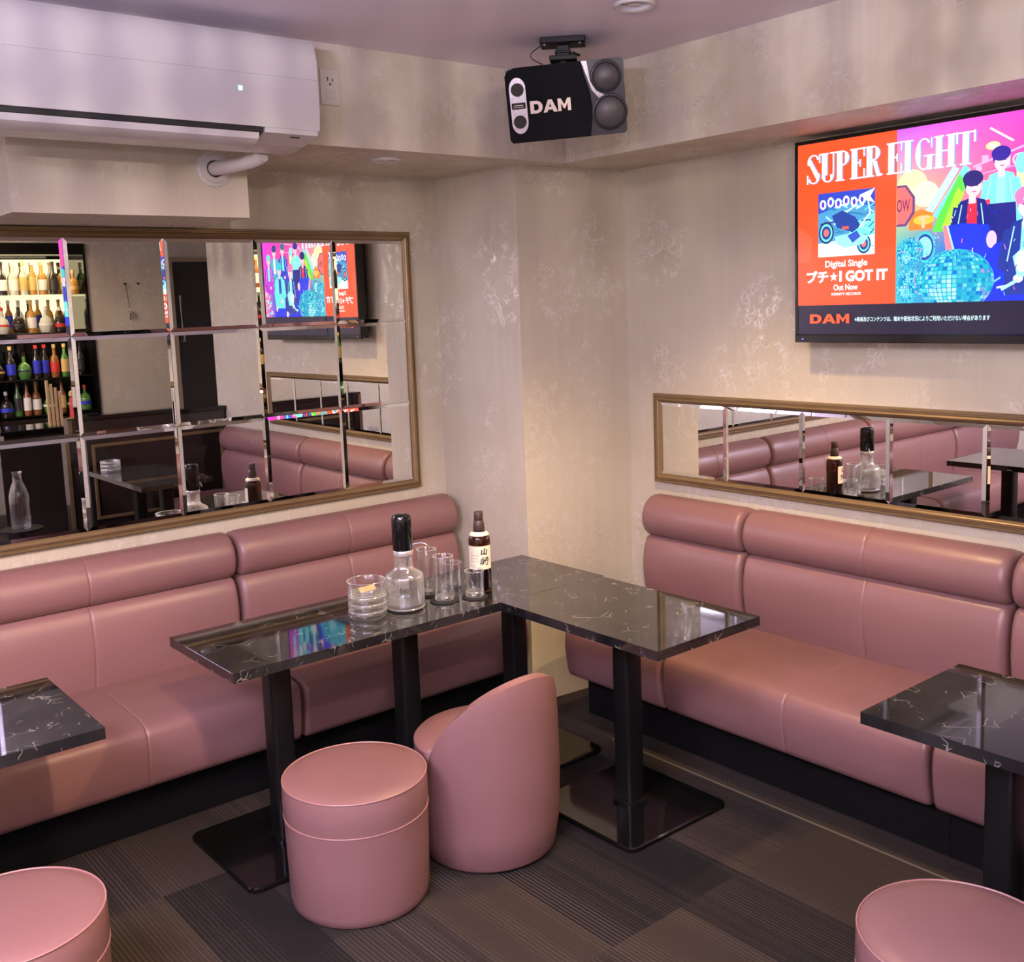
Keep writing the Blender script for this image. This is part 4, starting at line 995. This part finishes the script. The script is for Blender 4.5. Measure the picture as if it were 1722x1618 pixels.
# bar counter in front of the shelf with box of slats and a red tassel
bc = empty('bar_counter', 'low dark bar counter in front of the bottle shelf', 'counter', (-.85, -5.05, 0))
MB().box((-.42, -.2, 0), (.30, .2, .80), .003, 1).build('counter_body', 'bwood', bc); MB().box((-.45, -.23, .80), (.33, .23, .83), .003, 1).build('counter_top', 'gloss', bc)
sl = empty('slatted_screen', 'small upright screen of pale slats on the bar counter', 'screen', (-.86, -4.95, .8305))
for k in range(4): MB().box((-.05+k*.03, -.012, 0), (-.032+k*.03, .012, .36-.03*k), .001, 1).build('slat', 'slat', sl)
ts = empty('red_tassel', 'red ornament with long tassel beside the pale slats', 'ornament', (-.72, -4.95, .8305))
MB().lathe([(.020, 0), (.026, .05), (.016, .20), (.008, .215)], 16, rf=lambda a, z: 1+.1*math.cos(12*a)).build('tassel', 'red', ts, smooth=True)
MB().lathe([(.002, .21), (.020, .225), (.022, .24), (.018, .258), (.002, .27)], 16).build('bead', lb[2], ts, 'gold bead', smooth=True)
# tall carafe on a small black stand behind the front stool
sd = empty('side_stand', 'small black side stand behind the right front stool, seen in the left mirror', 'stand', (-1.50, -3.50, 0))
MB().lathe([(.13, 0), (.13, .015), (.02, .02), (.018, .31), (.13, .318), (.13, .33)], 32).build('stand_body', 'black', sd, smooth=True)
cf = empty('glass_carafe', 'cut-glass carafe on the small black side stand', 'carafe', (-1.50, -3.50, .3305))
MB().lathe([(.05, 0), (.058, .01), (.060, .08), (.058, .16), (.060, .21), (.045, .27), (.028, .31), (.026, .36), (.034, .372), (.030, .372), (.022, .36), (.024, .31), (.040, .27), (.054, .21), (.052, .16), (.054, .08), (.05, .02), (.001, .018)], 40, rf=lambda a, z: 1+.03*abs(math.cos(8*a))).build('carafe_glass', 'glass', cf, smooth=True)

# ------------------------------------------------------------------ crystal strand ceiling lamp behind the camera; its strands throw the vertical streaks on the bulkheads
ch = empty('crystal_chandelier', 'round chandelier of hanging crystal strands beside the camera position, out of the frame', 'chandelier', (-2.55, -3.30, ZC))
MB().lathe([(.20, -.03), (.22, -.025), (.22, -.001)], 40).build('ceiling_plate', 'chrome', ch, smooth=True)
rg = random.Random(4)
for k in range(96):
    a = 2*PI*k/96+rg.uniform(-.028, .028); rr = .19+rg.uniform(-.012, .012)
    pr_ = []; z = -.03
    while z > -.27: pr_ += [(.002, z), (.0045+.002*rg.random(), z-.008), (.002, z-.016)]; z -= .018
    MB().lathe(pr_, 6, c=(rr*math.cos(a), rr*math.sin(a), 0)).build('crystal_strand', 'silver', ch)
MB().lathe([(.012, -.20), (.022, -.18), (.012, -.03)], 12).build('lamp_holder', 'chrome', ch)
lamp('chandelier_lamp', 'POINT', (-2.55, -3.30, 2.275), 60, (1, .87, .78), shadow_soft_size=.003)

# unseen fittings, made up to give the added area lights a body
for i, (x, y, r) in enumerate(((-4.2, -2.3, .35), (-3.9, -4.9, .40))):
    o = MB().lathe([(r+.02, -.001), (r+.03, -.02), (r+.02, -.042), (r+.004, -.042), (r, -.03)], 48).build('round_ceiling_lamp', 'whitem', None, smooth=True); o.location = (x, y, ZC)
    tag(o, ['round flush ceiling lamp at the west end of the room, out of the frame', 'larger round flush ceiling lamp near the bar, out of the frame'][i], 'ceiling light')
ub = empty('pendant_uplighter', 'shallow white uplighter bowl hanging at the west side of the room, out of the frame', 'ceiling light', (-4.25, -3.55, ZC))
MB().lathe([(.02, -.60), (.15, -.585), (.26, -.54), (.29, -.50), (.285, -.50), (.255, -.535), (.15, -.57), (.02, -.58)], 40).build('bowl', 'whitem', ub, smooth=True)
for k in range(3): MB().tube([(.27*math.cos(2.1*k), .27*math.sin(2.1*k), -.52), (.02*math.cos(2.1*k), .02*math.sin(2.1*k), -.002)], .003, 6).build('hanging_rod', 'chrome', ub)
